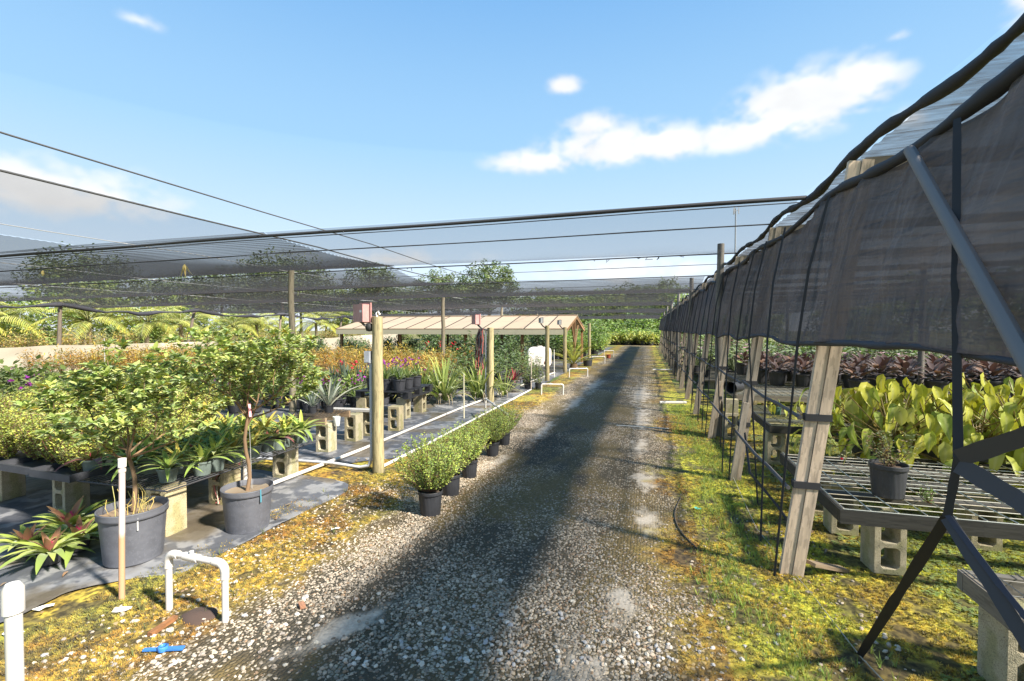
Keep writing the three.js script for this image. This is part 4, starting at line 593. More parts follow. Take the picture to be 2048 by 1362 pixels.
// ---------------------------------------------------------------- small litter
R = rngOf(35);
{
  for (const [x, y, z, L, label] of [[-7.2, 2.7, -6.05, 0.22, 'dry yellow frond hanging from the second overhead cable'], [-10.4, 2.7, -6.0, 0.1, 'small dry leaf clump caught on the cloth at the far left']]) { const b = new GB(); for (let k = 0; k < 12; k++) b.leaf(V(0, 0, 0), V(rr(-0.5, 0.5), -1, rr(-0.5, 0.5)), L * rr(0.5, 1.2), 0.03, { bend: rr(-0.4, 0.4), seg: 3, c0: jit([0.5, 0.42, 0.15], 0.2) }); const o = mesh('dry_frond', b, M.leaf); o.position.set(x, y, z); tag(o, label, 'dry leaves'); }
  const rag = (x, z, s, c, label, turn) => { const b = new GB(); const n = 7, ring = []; const m = b.v(0, 0.014, 0, c); for (let k = 0; k < n; k++) { const a = k / n * 6.283, r = s * rr(0.4, 1); ring.push(b.v(Math.cos(a) * r * 1.4, 0.008 + rr(0, 0.02), Math.sin(a) * r * 0.7, c)); } for (let k = 0; k < n; k++) b.t(m, ring[(k + 1) % n], ring[k]); const o = mesh('litter_scrap', b, M.plain); o.position.set(x, 0.006, z); o.rotation.y = turn; return tag(o, label, 'litter', 'scraps on the ground'); };
  rag(-2.93, -2.03, 0.05, [0.8, 0.78, 0.76], 'white plastic scrap at the foot of the pinkish pipe', 0.4); rag(-3.38, -1.93, 0.05, [0.8, 0.78, 0.72], 'white scrap on the edge of the ground sheet', 1.2); rag(-3.25, -1.72, 0.06, [0.8, 0.78, 0.74], 'long pale scrap at the lower left', 0.2); rag(-2.45, -3.35, 0.035, [0.75, 0.73, 0.7], 'white scrap in the moss right of the second black pot', 0.9); rag(0.45, -4.61, 0.035, [0.1, 0.5, 0.42], 'turquoise plastic scrap on the right road edge', 0.3); rag(-2.1, -1.62, 0.06, [0.8, 0.78, 0.74], 'white scrap at the bottom edge near the blue valve', 0.1);
  const v = base('blue_valve', 'blue plastic valve handle lying in the moss', 'valve', -2.36, 0.012, -1.83, 0.35); mesh('lever', new GB().box(0.05, 0.012, 0, 0.1, 0.008, 0.028, [0.05, 0.2, 0.55]).box(-0.05, 0.012, 0, 0.09, 0.008, 0.02, [0.05, 0.2, 0.55]), M.gloss, v); mesh('ring', new GB().lathe([[0.018, 0], [0.024, 0.002], [0.024, 0.024], [0.014, 0.026], [0.014, 0.004]], 14, 0, 0.004, 0, [0.05, 0.22, 0.6]), M.gloss, v);
  const chip = (x, z, L, w, t, c, label) => { const g = new GB().box(0, 0.012, 0, w, 0.02, L, c); const o = mesh('wood_chip', g, M.wood); o.position.set(x, 0.01, z); o.rotation.y = t; return tag(o, label, 'wood chip', 'bits of wood on the ground'); };
  chip(-2.55, -1.98, 0.16, 0.03, 0.1, [0.33, 0.15, 0.06], 'rusty wood chip beside the near pipe stand'); chip(-1.95, -2.35, 0.05, 0.03, 0.9, [0.4, 0.2, 0.12], 'small reddish chip on the white gravel'); chip(0.35, -1.75, 0.2, 0.02, 1.1, [0.2, 0.13, 0.08], 'brown stick at the bottom right of the road');
  const soil = mesh('soil_heap', (() => { const g = new THREE.SphereGeometry(0.085, 14, 8, 0, 6.3, 0, 1.6), p = g.attributes.position; for (let i = 0; i < p.count; i++) { const s = 0.7 + 0.6 * fbm(p.getX(i) * 30 + 9, p.getZ(i) * 30 + 4, 2); p.setXYZ(i, p.getX(i) * s * 1.2, p.getY(i) * 0.35 * s, p.getZ(i) * s); } g.computeVertexNormals(); return g; })(), new THREE.MeshStandardMaterial({ color: new THREE.Color().setRGB(0.07, 0.045, 0.035), roughness: 1 })); soil.position.set(-2.45, 0.004, -2.12); tag(soil, 'small dark heap of soil inside the near pipe stand', 'soil');
  for (let k = 0; k < 46; k++) { const x = rr(-5, -2.5), z = rr(-1.6, -5.5), b = new GB(); b.leaf(V(0, 0, 0), V(1, 0.15, 0), rr(0.03, 0.07), rr(0.012, 0.03), { bend: rr(0.2, 0.9), seg: 3, c0: jit(R() < 0.5 ? [0.35, 0.2, 0.08] : [0.42, 0.33, 0.18], 0.3) }); const o = mesh('fallen_leaf', b, M.leaf); o.position.set(x, x < -3 ? 0.03 : 0.016, z); o.rotation.y = rr(0, 6.3); tag(o, 'dry brown leaf fallen on the ground by the left benches', 'fallen leaf', 'fallen leaves on the left'); }
  const tyre = (pts, label) => tag(mesh('dark_hose', new GB().tube(new THREE.CatmullRomCurve3(pts).getPoints(20), 0.006, 5, [0.1, 0.08, 0.06]), M.plain), label, 'hose', 'thin lines on the road');
  tyre([V(0.32, 0.016, -4.9), V(0.24, 0.018, -4.4), V(0.27, 0.018, -4.05), V(0.38, 0.014, -3.75)], 'thin curved stalk on the right side of the road');
}
// ---------------------------------------------------------------- plants: pots first
function addPot(g, rt, rb, h, c = [0.035, 0.037, 0.043], ribs = false, soilC = [0.06, 0.042, 0.03]) {
  const seg = ribs ? 40 : 26, b = new GB().lathe([[0.001, 0.004], [rb * 0.96, 0], [rb, h * 0.03, ribs], [lerp(rb, rt, 0.85), h * 0.84, ribs], [rt * 0.985, h * 0.86], [rt * 1.045, h * 0.865], [rt * 1.03, h * 0.9], [rt * 1.05, h * 0.985], [rt * 1.045, h], [rt * 1.0, h], [rt * 0.975, h * 0.87]], seg, 0, 0, 0, c, ribs, 0.045);
  mesh('pot', b, M.pot, g);
  const s = new GB(), m = s.v(0, h * 0.89, 0, soilC), ring = []; for (let k = 0; k < 20; k++) { const a = k / 20 * 6.2832; ring.push(s.v(Math.cos(a) * rt * 0.975, h * 0.875 + rr(-0.008, 0.008) * (rt / 0.15), Math.sin(a) * rt * 0.975, jit(soilC, 0.3))); } for (let k = 0; k < 20; k++) s.t(m, ring[(k + 1) % 20], ring[k]);
  mesh('soil', s, M.soil, g);
}
const around = (a, e) => V(Math.cos(a) * Math.cos(e), Math.sin(e), Math.sin(a) * Math.cos(e));
const oval = (t) => Math.sin(Math.PI * Math.pow(t, 0.8)), lance = (t) => Math.min(1, t * 5 + 0.55) * (1 - Math.pow(t, 3)), heart = (t) => t < 0.22 ? Math.sqrt(t / 0.22) * 0.96 : Math.pow(Math.max(0, 1 - (t - 0.22) / 0.78), 0.75);
// twigs with leaflets all along: shrubs of every size
function twiggy(o) {
  const { stems, h, spread, leaves, L, Wd, cols, stemC = [0.12, 0.07, 0.04], y0 = 0, r = 0.004, start = 0.25, big = false, curl = 0.5, side = 1 } = o, lf = new GB(), st = new GB();
  for (let s = 0; s < stems; s++) {
    const a = rr(0, 6.283), out = Math.sqrt(R()) * spread, hh = h * (1 - 0.35 * Math.pow(out / spread, 2)) * rr(0.72, 1.08), p = [];
    const tip = V(Math.cos(a) * out, y0 + hh, Math.sin(a) * out), w = V(rr(-1, 1), 0, rr(-1, 1)).multiplyScalar(spread * 0.13);
    for (let k = 0; k <= 5; k++) { const t = k / 5; p.push(V(tip.x * Math.pow(t, 0.85) + w.x * Math.sin(t * 3.1), y0 + hh * (t * 0.55 + 0.45 * Math.pow(t, 1.6)), tip.z * Math.pow(t, 0.85) + w.z * Math.sin(t * 3.1))); }
    st.tube(p, (t) => r * (1 - 0.7 * t), 4, jit(stemC, 0.2), false);
    const cv = new THREE.CatmullRomCurve3(p), col = cols[Math.floor(R() * cols.length)];
    for (let k = 0; k < leaves; k++) {
      const t = lerp(start, 1, Math.pow(R(), 0.8)), q = cv.getPoint(t), b = rr(0, 6.283), d = around(b, rr(-0.3, 1.0));
      q.addScaledVector(around(rr(0, 6.283), rr(-0.4, 0.9)), side * L * rr(0, 1.6));
      const c = jit(R() < 0.8 ? col : cols[Math.floor(R() * cols.length)], 0.28), l = L * rr(0.65, 1.2);
      big ? lf.leaf(q, d, l, Wd * l / L, { bend: rr(0, curl * 2), seg: 3, c0: c, fold: 0.3, prof: oval, twist: rr(-0.5, 0.5) }) : lf.tiny(q, d, l, Wd * l / L, c, rr(-0.7, 0.7));
    }
  }
  return [lf, st];
}
function shrubProto(name, cat, o, pot) { const g = protoOf(name, cat); if (pot) addPot(g, ...pot); const [lf, st] = twiggy(o); mesh('foliage', lf, M.leaf, g); mesh('stems', st, M.bark, g); return g; }
// ---- five round shrubs in a row along the road
R = rngOf(51);
{
  const cols = [[0.36, 0.46, 0.05], [0.46, 0.53, 0.075], [0.25, 0.36, 0.045]];
  const o = { stems: 120, h: 0.46, spread: 0.27, leaves: 52, L: 0.016, Wd: 0.013, cols, y0: 0.17, start: 0.15, r: 0.003, side: 0.8 }, pot = [0.088, 0.074, 0.19, [0.032, 0.034, 0.04], true];
  const a = shrubProto('potted_shrub', 'shrub', o, pot), b = shrubProto('potted_shrub', 'shrub', { ...o, h: 0.44, spread: 0.29 }, pot), G = 'round small-leaved shrubs along the road';
  put(a, -1.85, 0, -3.88, 0.3, 'round lime-leaved shrub in a black ribbed pot, nearest of the row by the road', G, 1.2, 1.16); put(b, -1.88, 0, -4.4, 1.3, 'second round lime-leaved shrub in the row by the road', G, 1.12, 1.1); put(a, -1.9, 0, -4.98, 2.2, 'third round lime-leaved shrub, middle of the row by the road', G, 1.05); put(b, -1.93, 0, -5.9, 3.4, 'fourth round lime-leaved shrub in the row by the road', G, 1.0); put(b, -1.95, 0, -6.5, 5, 'fifth round lime-leaved shrub, farthest of the row', G, 0.98);
}
// ---- the two little trees in big black pots
R = rngOf(52);
function treePot(label, x, z, turn, potR, potH, fork, H, spread, nLimb, seed, extra) {
  R = rngOf(seed);
  const g = base('potted_tree', label, 'potted tree', x, 0.02, z, turn, 'young trees in big black pots');
  addPot(g, potR, potR * 0.86, potH, [0.115, 0.12, 0.14], false, [0.2, 0.15, 0.1]);
  const tr = new GB(), cr = new GB(), bark = [0.2, 0.13, 0.075], cols = [[0.27, 0.36, 0.055], [0.38, 0.46, 0.085], [0.5, 0.54, 0.13], [0.19, 0.28, 0.05]];
  const whorl = (p, d, n, sc) => { for (let k = 0; k < n; k++) { const a = rr(0, 6.283), dir = d.clone().multiplyScalar(rr(0.1, 0.8)).add(around(a, rr(-0.35, 0.6))).normalize(), L = rr(0.036, 0.07) * sc, c = R() < 0.035 ? [0.5, 0.36, 0.03] : jit(cols[Math.floor(R() * 4)], 0.25); cr.leaf(p.clone().addScaledVector(d, rr(-0.03, 0.01)), dir, L, L * 0.42, { bend: rr(-0.1, 0.9), seg: 4, fold: 0.32, c0: mul3(c, 0.95), c1: mul3(c, 1.1), prof: oval, twist: rr(-0.4, 0.4) }); } };
  const grow = (p, d, L, r, depth) => {
    const pts = [p.clone()], q = p.clone(), dd = d.clone();
    for (let k = 0; k < 4; k++) { dd.add(V(rr(-0.2, 0.2), rr(-0.05, 0.16), rr(-0.2, 0.2))).normalize(); q.addScaledVector(dd, L / 4); pts.push(q.clone()); if (depth < 2) whorl(q, dd, depth ? 7 : 10, 0.95); }
    tr.tube(pts, (t) => r * (1 - 0.45 * t), 6, jit(bark, 0.12));
    if (depth === 0) { whorl(q, dd, 16, 1.1); return; }
    const n = depth > 1 ? 4 + (R() < 0.5) : 3; for (let k = 0; k < n; k++) { const a = k / n * 6.283 + rr(-0.6, 0.6), nd = dd.clone().multiplyScalar(0.85).add(around(a, rr(-0.05, 0.4)).multiplyScalar(rr(0.55, 0.95))).normalize(); grow(k === 0 ? q : pts[2 + (k % 3)].clone(), nd, L * rr(0.6, 0.9), r * 0.58, depth - 1); }
  };
  const y0 = potH * 0.88, pts = []; for (let k = 0; k <= 6; k++) pts.push(V(0.02 * Math.sin(k * 0.9), lerp(y0, fork, k / 6), 0.015 * Math.sin(k * 1.3))); tr.tube(pts, (t) => 0.016 - 0.004 * t, 9, jit(bark, 0.1));
  for (let k = 0; k < nLimb; k++) { const a = k / nLimb * 6.283 + rr(-0.3, 0.3), e = rr(0.15, 1.1); grow(V(pts[6].x, fork - rr(0, 0.1), pts[6].z), around(a, e), (H - fork) * rr(0.38, 0.5) * spread, 0.0085, 2); }
  grow(pts[6].clone(), V(0.05, 1, 0), (H - fork) * 0.42, 0.009, 2);
  mesh('trunk', tr, M.bark, g); mesh('crown', cr, M.leaf, g); if (extra) extra(g, potR, potH); return g;
}
treePot('leafy young tree in the nearest big black pot, behind the pinkish pipe', -3.52, -2.53, 0.4, 0.2, 0.37, 0.8, 1.5, 1.15, 7, 522, (g, r, h) => {
  const d = new GB(); for (let k = 0; k < 26; k++) { const a = rr(0, 6.28), x = Math.cos(a) * r * rr(0.2, 0.8), z = Math.sin(a) * r * rr(0.2, 0.8), t = rr(0.06, 0.24); d.tube([V(x, h * 0.87, z), V(x + rr(-0.02, 0.02), h * 0.87 + t * 0.6, z + rr(-0.02, 0.02)), V(x + rr(-0.06, 0.06), h * 0.87 + t, z + rr(-0.06, 0.06))], 0.0025, 4, jit([0.4, 0.32, 0.1], 0.3)); } mesh('dry_twigs', d, M.plain, g);
  mesh('white_tag', new GB().box(r * 0.62, h * 0.82, r * 0.8, 0.008, 0.1, 0.003, [0.7, 0.7, 0.7]), M.plain, g);
});
treePot('leafy young tree in the second big black pot with a blue strap', -3.15, -3.17, 2.1, 0.185, 0.345, 0.95, 1.6, 1.3, 7, 523, (g, r, h) => { mesh('blue_tag', new GB().box(-r * 0.75, h * 0.86, r * 0.72, 0.02, 0.1, 0.004, [0.1, 0.35, 0.45]), M.plain, g); mesh('stake_wire', new GB().rod(V(0.06, h * 0.8, 0.02), V(0.05, 1.15, 0.0), 0.002, 4, [0.4, 0.4, 0.4]), M.plain, g); mesh('pink_tape', new GB().beam(V(-0.03, 1.02, 0.03), V(-0.12, 0.93, 0.06), 0.018, 0.004, [0.75, 0.3, 0.34]), M.plain, g); });
// ---- bromeliads
R = rngOf(53);
function rosette(name, cat, n, L, Wd, cols, inner, pot, up = 0) {
  const g = protoOf(name, cat), h = pot ? pot[2] * 0.85 : 0.02; if (pot) addPot(g, ...pot);
  const geos = [0, 1, 2, 3, 4].map((k) => { const t = k / 4, c = jit(cols[k % cols.length], 0.15); return new GB().leaf(V(0.01 + 0.012 * t, 0, 0), V(Math.cos(1.35 - 0.95 * t + up), Math.sin(1.35 - 0.95 * t + up), 0), L * lerp(0.3, 1.08, Math.pow(t, 0.6)), Wd * lerp(0.75, 1, t), { bend: lerp(0.25, 1.15, t) * (1 - up), seg: 7, fold: 0.45, c0: k === 0 && inner ? inner : k === 1 && inner ? mix3(inner, c, 0.6) : mul3(c, 0.85), c1: k === 0 && inner ? mix3(inner, c, 0.35) : c, prof: lance }).geo(); });
  for (let k = 0; k < n; k++) { const t = k / n, m = mesh('leaf', geos[Math.min(4, Math.floor(Math.pow(t, 0.7) * 5))], M.fleshy, g); m.position.y = h + 0.02 * (1 - t); m.rotation.y = k * 2.39996 + rr(-0.2, 0.2); m.rotation.z = rr(-0.14, 0.14); const s = rr(0.85, 1.12); m.scale.set(s, s, s); }
  return g;
}
{
  const G1 = [[0.26, 0.36, 0.045], [0.4, 0.46, 0.06], [0.19, 0.29, 0.04], [0.34, 0.39, 0.06]], G2 = [[0.22, 0.05, 0.04], [0.16, 0.11, 0.03], [0.14, 0.17, 0.03], [0.2, 0.2, 0.04]], pot = [0.075, 0.055, 0.115, [0.16, 0.2, 0.18]];
  const ps = [rosette('bromeliad', 'bromeliad', 20, 0.27, 0.04, G1, null, pot), rosette('bromeliad', 'bromeliad', 22, 0.25, 0.042, G1, [0.45, 0.02, 0.09], pot), rosette('bromeliad', 'bromeliad', 18, 0.3, 0.036, [[0.42, 0.4, 0.045], [0.3, 0.35, 0.045], [0.45, 0.33, 0.04]], null, pot), rosette('bromeliad', 'bromeliad', 22, 0.24, 0.045, G2, [0.5, 0.02, 0.1], pot)];
  const GB1 = 'bromeliads on the near left rack', y = 0.42;
  put(ps[3], -4.55, y, -2.95, 0.5, 'dark red bromeliad with magenta centre at the tray end', GB1, 1.1); put(ps[0], -3.72, y, -2.95, 1, 'green bromeliad in a pale pot at the front right corner of the rack', GB1, 1.0); put(ps[1], -3.72, y, -3.4, 2, 'green bromeliad with a magenta centre at the right edge of the rack', GB1, 1.05); put(ps[0], -4.1, y, -2.92, 2.2, 'green bromeliad at the middle of the rack front', GB1, 0.95); put(ps[2], -3.75, y, -4.3, 4, 'yellow-green bromeliad above the sunlit far corner block', GB1, 1.1); put(ps[3], -3.62, y, -4.05, 3, 'red-tipped bromeliad at the far right of the rack', GB1, 1.0);
  let n = 0; for (let i = 0; i < 5; i++) for (let j = 0; j < 7; j++) { const x = -3.66 - i * 0.23 + rr(-0.05, 0.05), z = -3.12 - j * 0.21 + rr(-0.05, 0.05); n++; put(ps[[0, 2, 0, 1, 2][(i + j * 2) % 5]], x, y, z, rr(0, 6), `bromeliad packed on the near left rack, ${ord(j)} row back, ${ord(i)} from the right`, 'bromeliads packed on the rack', rr(1.0, 1.25)); }
  const low = [0.07, 0.055, 0.07, [0.05, 0.05, 0.055]], red = rosette('red_bromeliad', 'bromeliad', 30, 0.27, 0.055, [[0.42, 0.05, 0.08], [0.36, 0.2, 0.06], [0.3, 0.38, 0.05], [0.44, 0.46, 0.07], [0.26, 0.33, 0.05]], [0.6, 0.015, 0.12], low), gr = 'red-centred bromeliads on the ground sheet';
  put(red, -4.32, 0.03, -2.62, 0, 'red-centred bromeliad on the ground sheet under the block, rear one', gr, 1.2); put(red, -4.02, 0.03, -2.5, 2, 'red-centred bromeliad on the ground sheet beside the near pot', gr, 1.05); put(red, -4.28, 0.03, -2.34, 4, 'red-centred bromeliad on the ground sheet, front left one', gr, 0.95); put(red, -4.02, 0.03, -2.85, 1, 'red-centred bromeliad tucked under the rack edge', gr, 1.05); put(red, -3.98, 0.03, -2.3, 5, 'red-centred bromeliad on the ground sheet, front right one', gr, 1.0);
}
// ---- small-leaved succulents on the trays
R = rngOf(54);
{
  const o = { stems: 70, h: 0.46, spread: 0.18, leaves: 42, L: 0.021, Wd: 0.018, cols: [[0.46, 0.52, 0.06], [0.58, 0.6, 0.09], [0.33, 0.4, 0.05]], stemC: [0.16, 0.08, 0.05], y0: 0.02, start: 0.05, side: 0.9 };
  const ps = [shrubProto('jade_bush', 'succulent', o), shrubProto('jade_bush', 'succulent', { ...o, h: 0.52 })];
  let k = 0; for (let j = 0; j < 7; j++) for (let i = 0; i < 10; i++) { const x = -4.62 - i * 0.27 + rr(-0.05, 0.05), z = -2.92 - j * 0.3 - 0.03 * i + rr(-0.05, 0.05); if (j > 3 && i < 3) continue; put(ps[k++ % 2], x, 0.42, z, rr(0, 6), `lime small-leaved succulent on the left trays, ${ord(j)} row back, ${ord(i)} from the right`, 'small-leaved succulents on the trays', rr(1.0, 1.25) * (i === 0 ? 0.8 : 1)); }
}
// ---- middle ground on the left: pots of strap-leaved plants, purple flowers
R = rngOf(55);
function strappy(name, cat, n, L, Wd, cols, pot, o = {}) {
  const g = protoOf(name, cat), b = new GB(), h = pot ? pot[2] * 0.85 : 0; if (pot) addPot(g, ...pot);
  for (let k = 0; k < n; k++) { const a = rr(0, 6.283), e = rr(o.e0 ?? 0.75, o.e1 ?? 1.4); b.leaf(V(Math.cos(a) * rr(0, o.foot ?? 0.03), h, Math.sin(a) * rr(0, o.foot ?? 0.03)), around(a, e), L * rr(0.6, 1.1), Wd * rr(0.8, 1.1), { bend: rr(o.b0 ?? 0.3, o.b1 ?? 1.4), seg: 5, fold: 0.35, c0: jit(cols[k % cols.length], 0.25), prof: o.prof || lance }); }
  mesh('foliage', b, M.leaf, g);
  if (o.flower) { const f = new GB(), s = new GB(); for (let k = 0; k < o.flowers; k++) { const a = rr(0, 6.283), p = V(Math.cos(a) * rr(0.03, 0.12), h + L * rr(0.75, 1.25), Math.sin(a) * rr(0.03, 0.12)); s.tube([V(0, h, 0), p.clone().multiplyScalar(0.6).setY(h + (p.y - h) * 0.6), p], 0.003, 4, [0.12, 0.16, 0.04]); for (let j = 0; j < 7; j++) f.tiny(p, around(rr(0, 6.3), rr(-0.4, 1.2)), 0.035, 0.03, jit(o.flower, 0.25), rr(-1, 1)); } mesh('flower', f, M.petal, g); mesh('flower_stalk', s, M.bark, g); }
  return g;
}
{
  const blk = [0.12, 0.1, 0.22, [0.05, 0.052, 0.062], true], grn = [[0.19, 0.29, 0.04], [0.28, 0.36, 0.065], [0.14, 0.23, 0.035]];
  const fl = strappy('purple_orchid', 'flowering plant', 26, 0.3, 0.035, grn, blk, { flower: [0.42, 0.03, 0.4], flowers: 4 }), gp = strappy('strap_plant', 'potted plant', 30, 0.36, 0.035, grn, blk), sp = strappy('spear_plant', 'potted plant', 22, 0.5, 0.045, [[0.15, 0.2, 0.12], [0.2, 0.25, 0.16]], blk, { e0: 1.2, e1: 1.55, b0: 0, b1: 0.25 }), rd = strappy('red_flower', 'flowering plant', 24, 0.32, 0.035, grn, blk, { flower: [0.6, 0.02, 0.05], flowers: 5 });
  const wide = shrubProto('broadleaf_pot', 'potted plant', { stems: 14, h: 0.45, spread: 0.2, leaves: 12, L: 0.09, Wd: 0.045, cols: grn, y0: 0.18, big: true }, blk);
  const P = 'purple flowering pots on the black pallet'; [[-4.3, -7.75], [-4.58, -7.78], [-4.87, -7.8], [-4.32, -8.1], [-4.33, -8.45], [-4.6, -8.15], [-4.88, -8.2], [-4.6, -8.55], [-4.9, -8.6]].forEach(([x, z], i) => put(fl, x, 0.54, z, rr(0, 6), `purple flowering plant on the black pallet, ${['front right', 'front middle', 'front left', 'second on the right edge', 'back right', 'middle', 'left middle', 'back middle', 'back left'][i]}`, P, 0.95));
  put(gp, -5.62, 0.03, -8.5, 1, 'small green strap plant in a black pot left of the boxed post', 'strap plants behind the plank bench', 0.85); put(gp, -6.24, 0.03, -7.8, 2, 'tilted-looking black pot of strap leaves beside the striped plants', 'strap plants behind the plank bench', 1.1);
  let n = 0; for (let j = 0; j < 7; j++) for (let i = 0; i < 16; i++) { const x = -5.0 - i * 0.46 + rr(-0.1, 0.1), z = -8.6 - j * 0.42 + i * 0.17 * (j < 5 ? 1 : 0.4) + rr(-0.1, 0.1); if (x > -5.4 && z > -9.1) continue; if (Math.hypot(x + 6.24, z + 7.8) < 0.3 || Math.hypot(x + 5.62, z + 8.5) < 0.3 || Math.hypot(x + 6.7, z + 7.87) < 0.2) continue; const k = Math.floor(R() * 10); const [p, t] = k < 3 ? [fl, 'purple flowering plant in the crowded left pots'] : k < 6 ? [gp, 'green strap-leaved plant in the crowded left pots'] : k < 8 ? [wide, 'broad-leaved plant in the crowded left pots'] : [j > 3 ? sp : wide, j > 3 ? 'grey-green spear-leaved plant behind the crowded pots' : 'broad-leaved plant in the crowded left pots']; put(p, x, 0.03, z, rr(0, 6), `${t}, ${ord(j)} row, ${ord(i)} from the road`, t + ' group', rr(0.9, 1.15)); }
  for (let j = 0; j < 4; j++) for (let i = 0; i < 12; i++) put([fl, wide, gp, wide][(i * 3 + j) % 4], -7.6 - i * 0.5 + rr(-0.1, 0.1), 0.03, -5.2 - j * 0.48 - (i < 7 ? 0 : 0.25 * (i - 6) * 0.5) + 0.1 * i * (j > 1 ? 0.2 : 0) + rr(-0.1, 0.1), rr(0, 6), `potted plant behind the tray bench, ${ord(j)} row back, ${ord(i)} from the right`, 'pots behind the tray bench', rr(1.2, 1.6));
  for (let k = 0; k < 14; k++) put(sp, -5.0 - k * 0.33 + rr(-0.1, 0.1), 0.05, -9.3 - rr(0, 0.5), rr(0, 6), `tall grey-green spear plant before the orange crotons, ${ord(k)} from the road`, 'spear plants before the crotons', rr(1.1, 1.45));
  for (const [x, z] of [[-6.3, -9.3], [-6.7, -9.5], [-7.1, -17], [-7.8, -17.2], [-8.2, -16.9]]) put(rd, x, 0.05, z, rr(0, 6), z < -15 ? 'red flowering plant far off before the shed' : 'red flowering plant before the orange crotons', z < -15 ? 'far red flowers' : 'red flowers before the crotons', z < -15 ? 1.9 : 1.5);
}
// ---- the two striped plants on the plank bench
R = rngOf(56);
{
  const pot = [0.062, 0.05, 0.1, [0.04, 0.042, 0.05]], g = [[0.34, 0.38, 0.28], [0.44, 0.46, 0.36], [0.25, 0.3, 0.2]];
  const big = rosette('striped_plant', 'striped plant', 20, 0.56, 0.042, g, null, pot, 0.38), small = rosette('striped_plant', 'striped plant', 16, 0.36, 0.034, g, null, pot, 0.3);
  put(big, -4.22, 0.5, -5.66, 0.4, 'larger white-striped spiky plant on the short wooden plank bench', 'striped plants on the plank', 1.05); put(small, -4.4, 0.5, -5.55, 1.4, 'smaller white-striped spiky plant on the short wooden plank bench', 'striped plants on the plank', 1.0);
  const cup = base('white_pot', 'white square pot hanging at the end of the plank bench', 'pot', -3.98, 0.36, -5.5); mesh('pot_shell', new GB().lathe([[0.001, 0], [0.035, 0], [0.05, 0.12], [0.055, 0.125], [0.048, 0.118], [0.03, 0.02]], 8, 0, 0, 0, [0.7, 0.72, 0.68]), M.plain, cup);
}
// ---- big strappy clumps by the verge, leaf by leaf
R = rngOf(57);
{
  const geos = [0, 1, 2, 3, 4, 5].map((k) => new GB().leaf(V(0, 0, 0), V(Math.cos(1.35 - 0.09 * k), Math.sin(1.35 - 0.09 * k), 0), 0.95 + 0.06 * (k % 3), 0.05, { bend: 0.35 + 0.25 * k, seg: 7, fold: 0.4, c0: [0.18, 0.25, 0.04], c1: k % 3 === 2 ? [0.5, 0.48, 0.08] : [0.27, 0.34, 0.06], prof: lance }).geo());
  const dry = [0, 1].map((k) => new GB().leaf(V(0, 0, 0), V(0.8, 0.6, 0), 0.7, 0.03, { bend: 1.9 + k * 0.4, seg: 7, fold: 0.6, c0: [0.26, 0.19, 0.11], c1: [0.36, 0.29, 0.19], prof: lance }).geo());
  [[-4.3, -9.75, 'left clump of long strap leaves behind the thin cream pipe', 1.1, 70], [-3.72, -10.35, 'right clump of long strap leaves at the tube-hung post', 1.05, 62], [-4.95, -10.1, 'rear clump of long strap leaves beside the black pallet', 1.05, 52], [-3.3, -11.0, 'small arching clump with yellowing leaves past the tube-hung post', 0.8, 36]].forEach(([x, z, label, s, n]) => {
    const g = base('strap_leaf_clump', label, 'strap plant', x, 0.03, z, rr(0, 6), 'big strap-leaved clumps by the verge'); g.scale.setScalar(s);
    for (let k = 0; k < n; k++) { const m = mesh('leaf', geos[Math.floor(R() * 6)], M.leaf, g), a = rr(0, 6.283), q = rr(0, 0.16); m.position.set(Math.cos(a) * q, 0.05, Math.sin(a) * q); m.rotation.set(0, -a + rr(-0.5, 0.5), rr(-0.25, 0.2)); m.scale.setScalar(rr(0.7, 1.12)); }
    for (let k = 0; k < 22; k++) { const m = mesh('dry_leaf', dry[k % 2], M.leaf, g); m.position.set(rr(-0.1, 0.1), 0.12, rr(-0.1, 0.1)); m.rotation.y = rr(0, 6.283); m.scale.setScalar(rr(0.5, 0.85)); }
  });
}
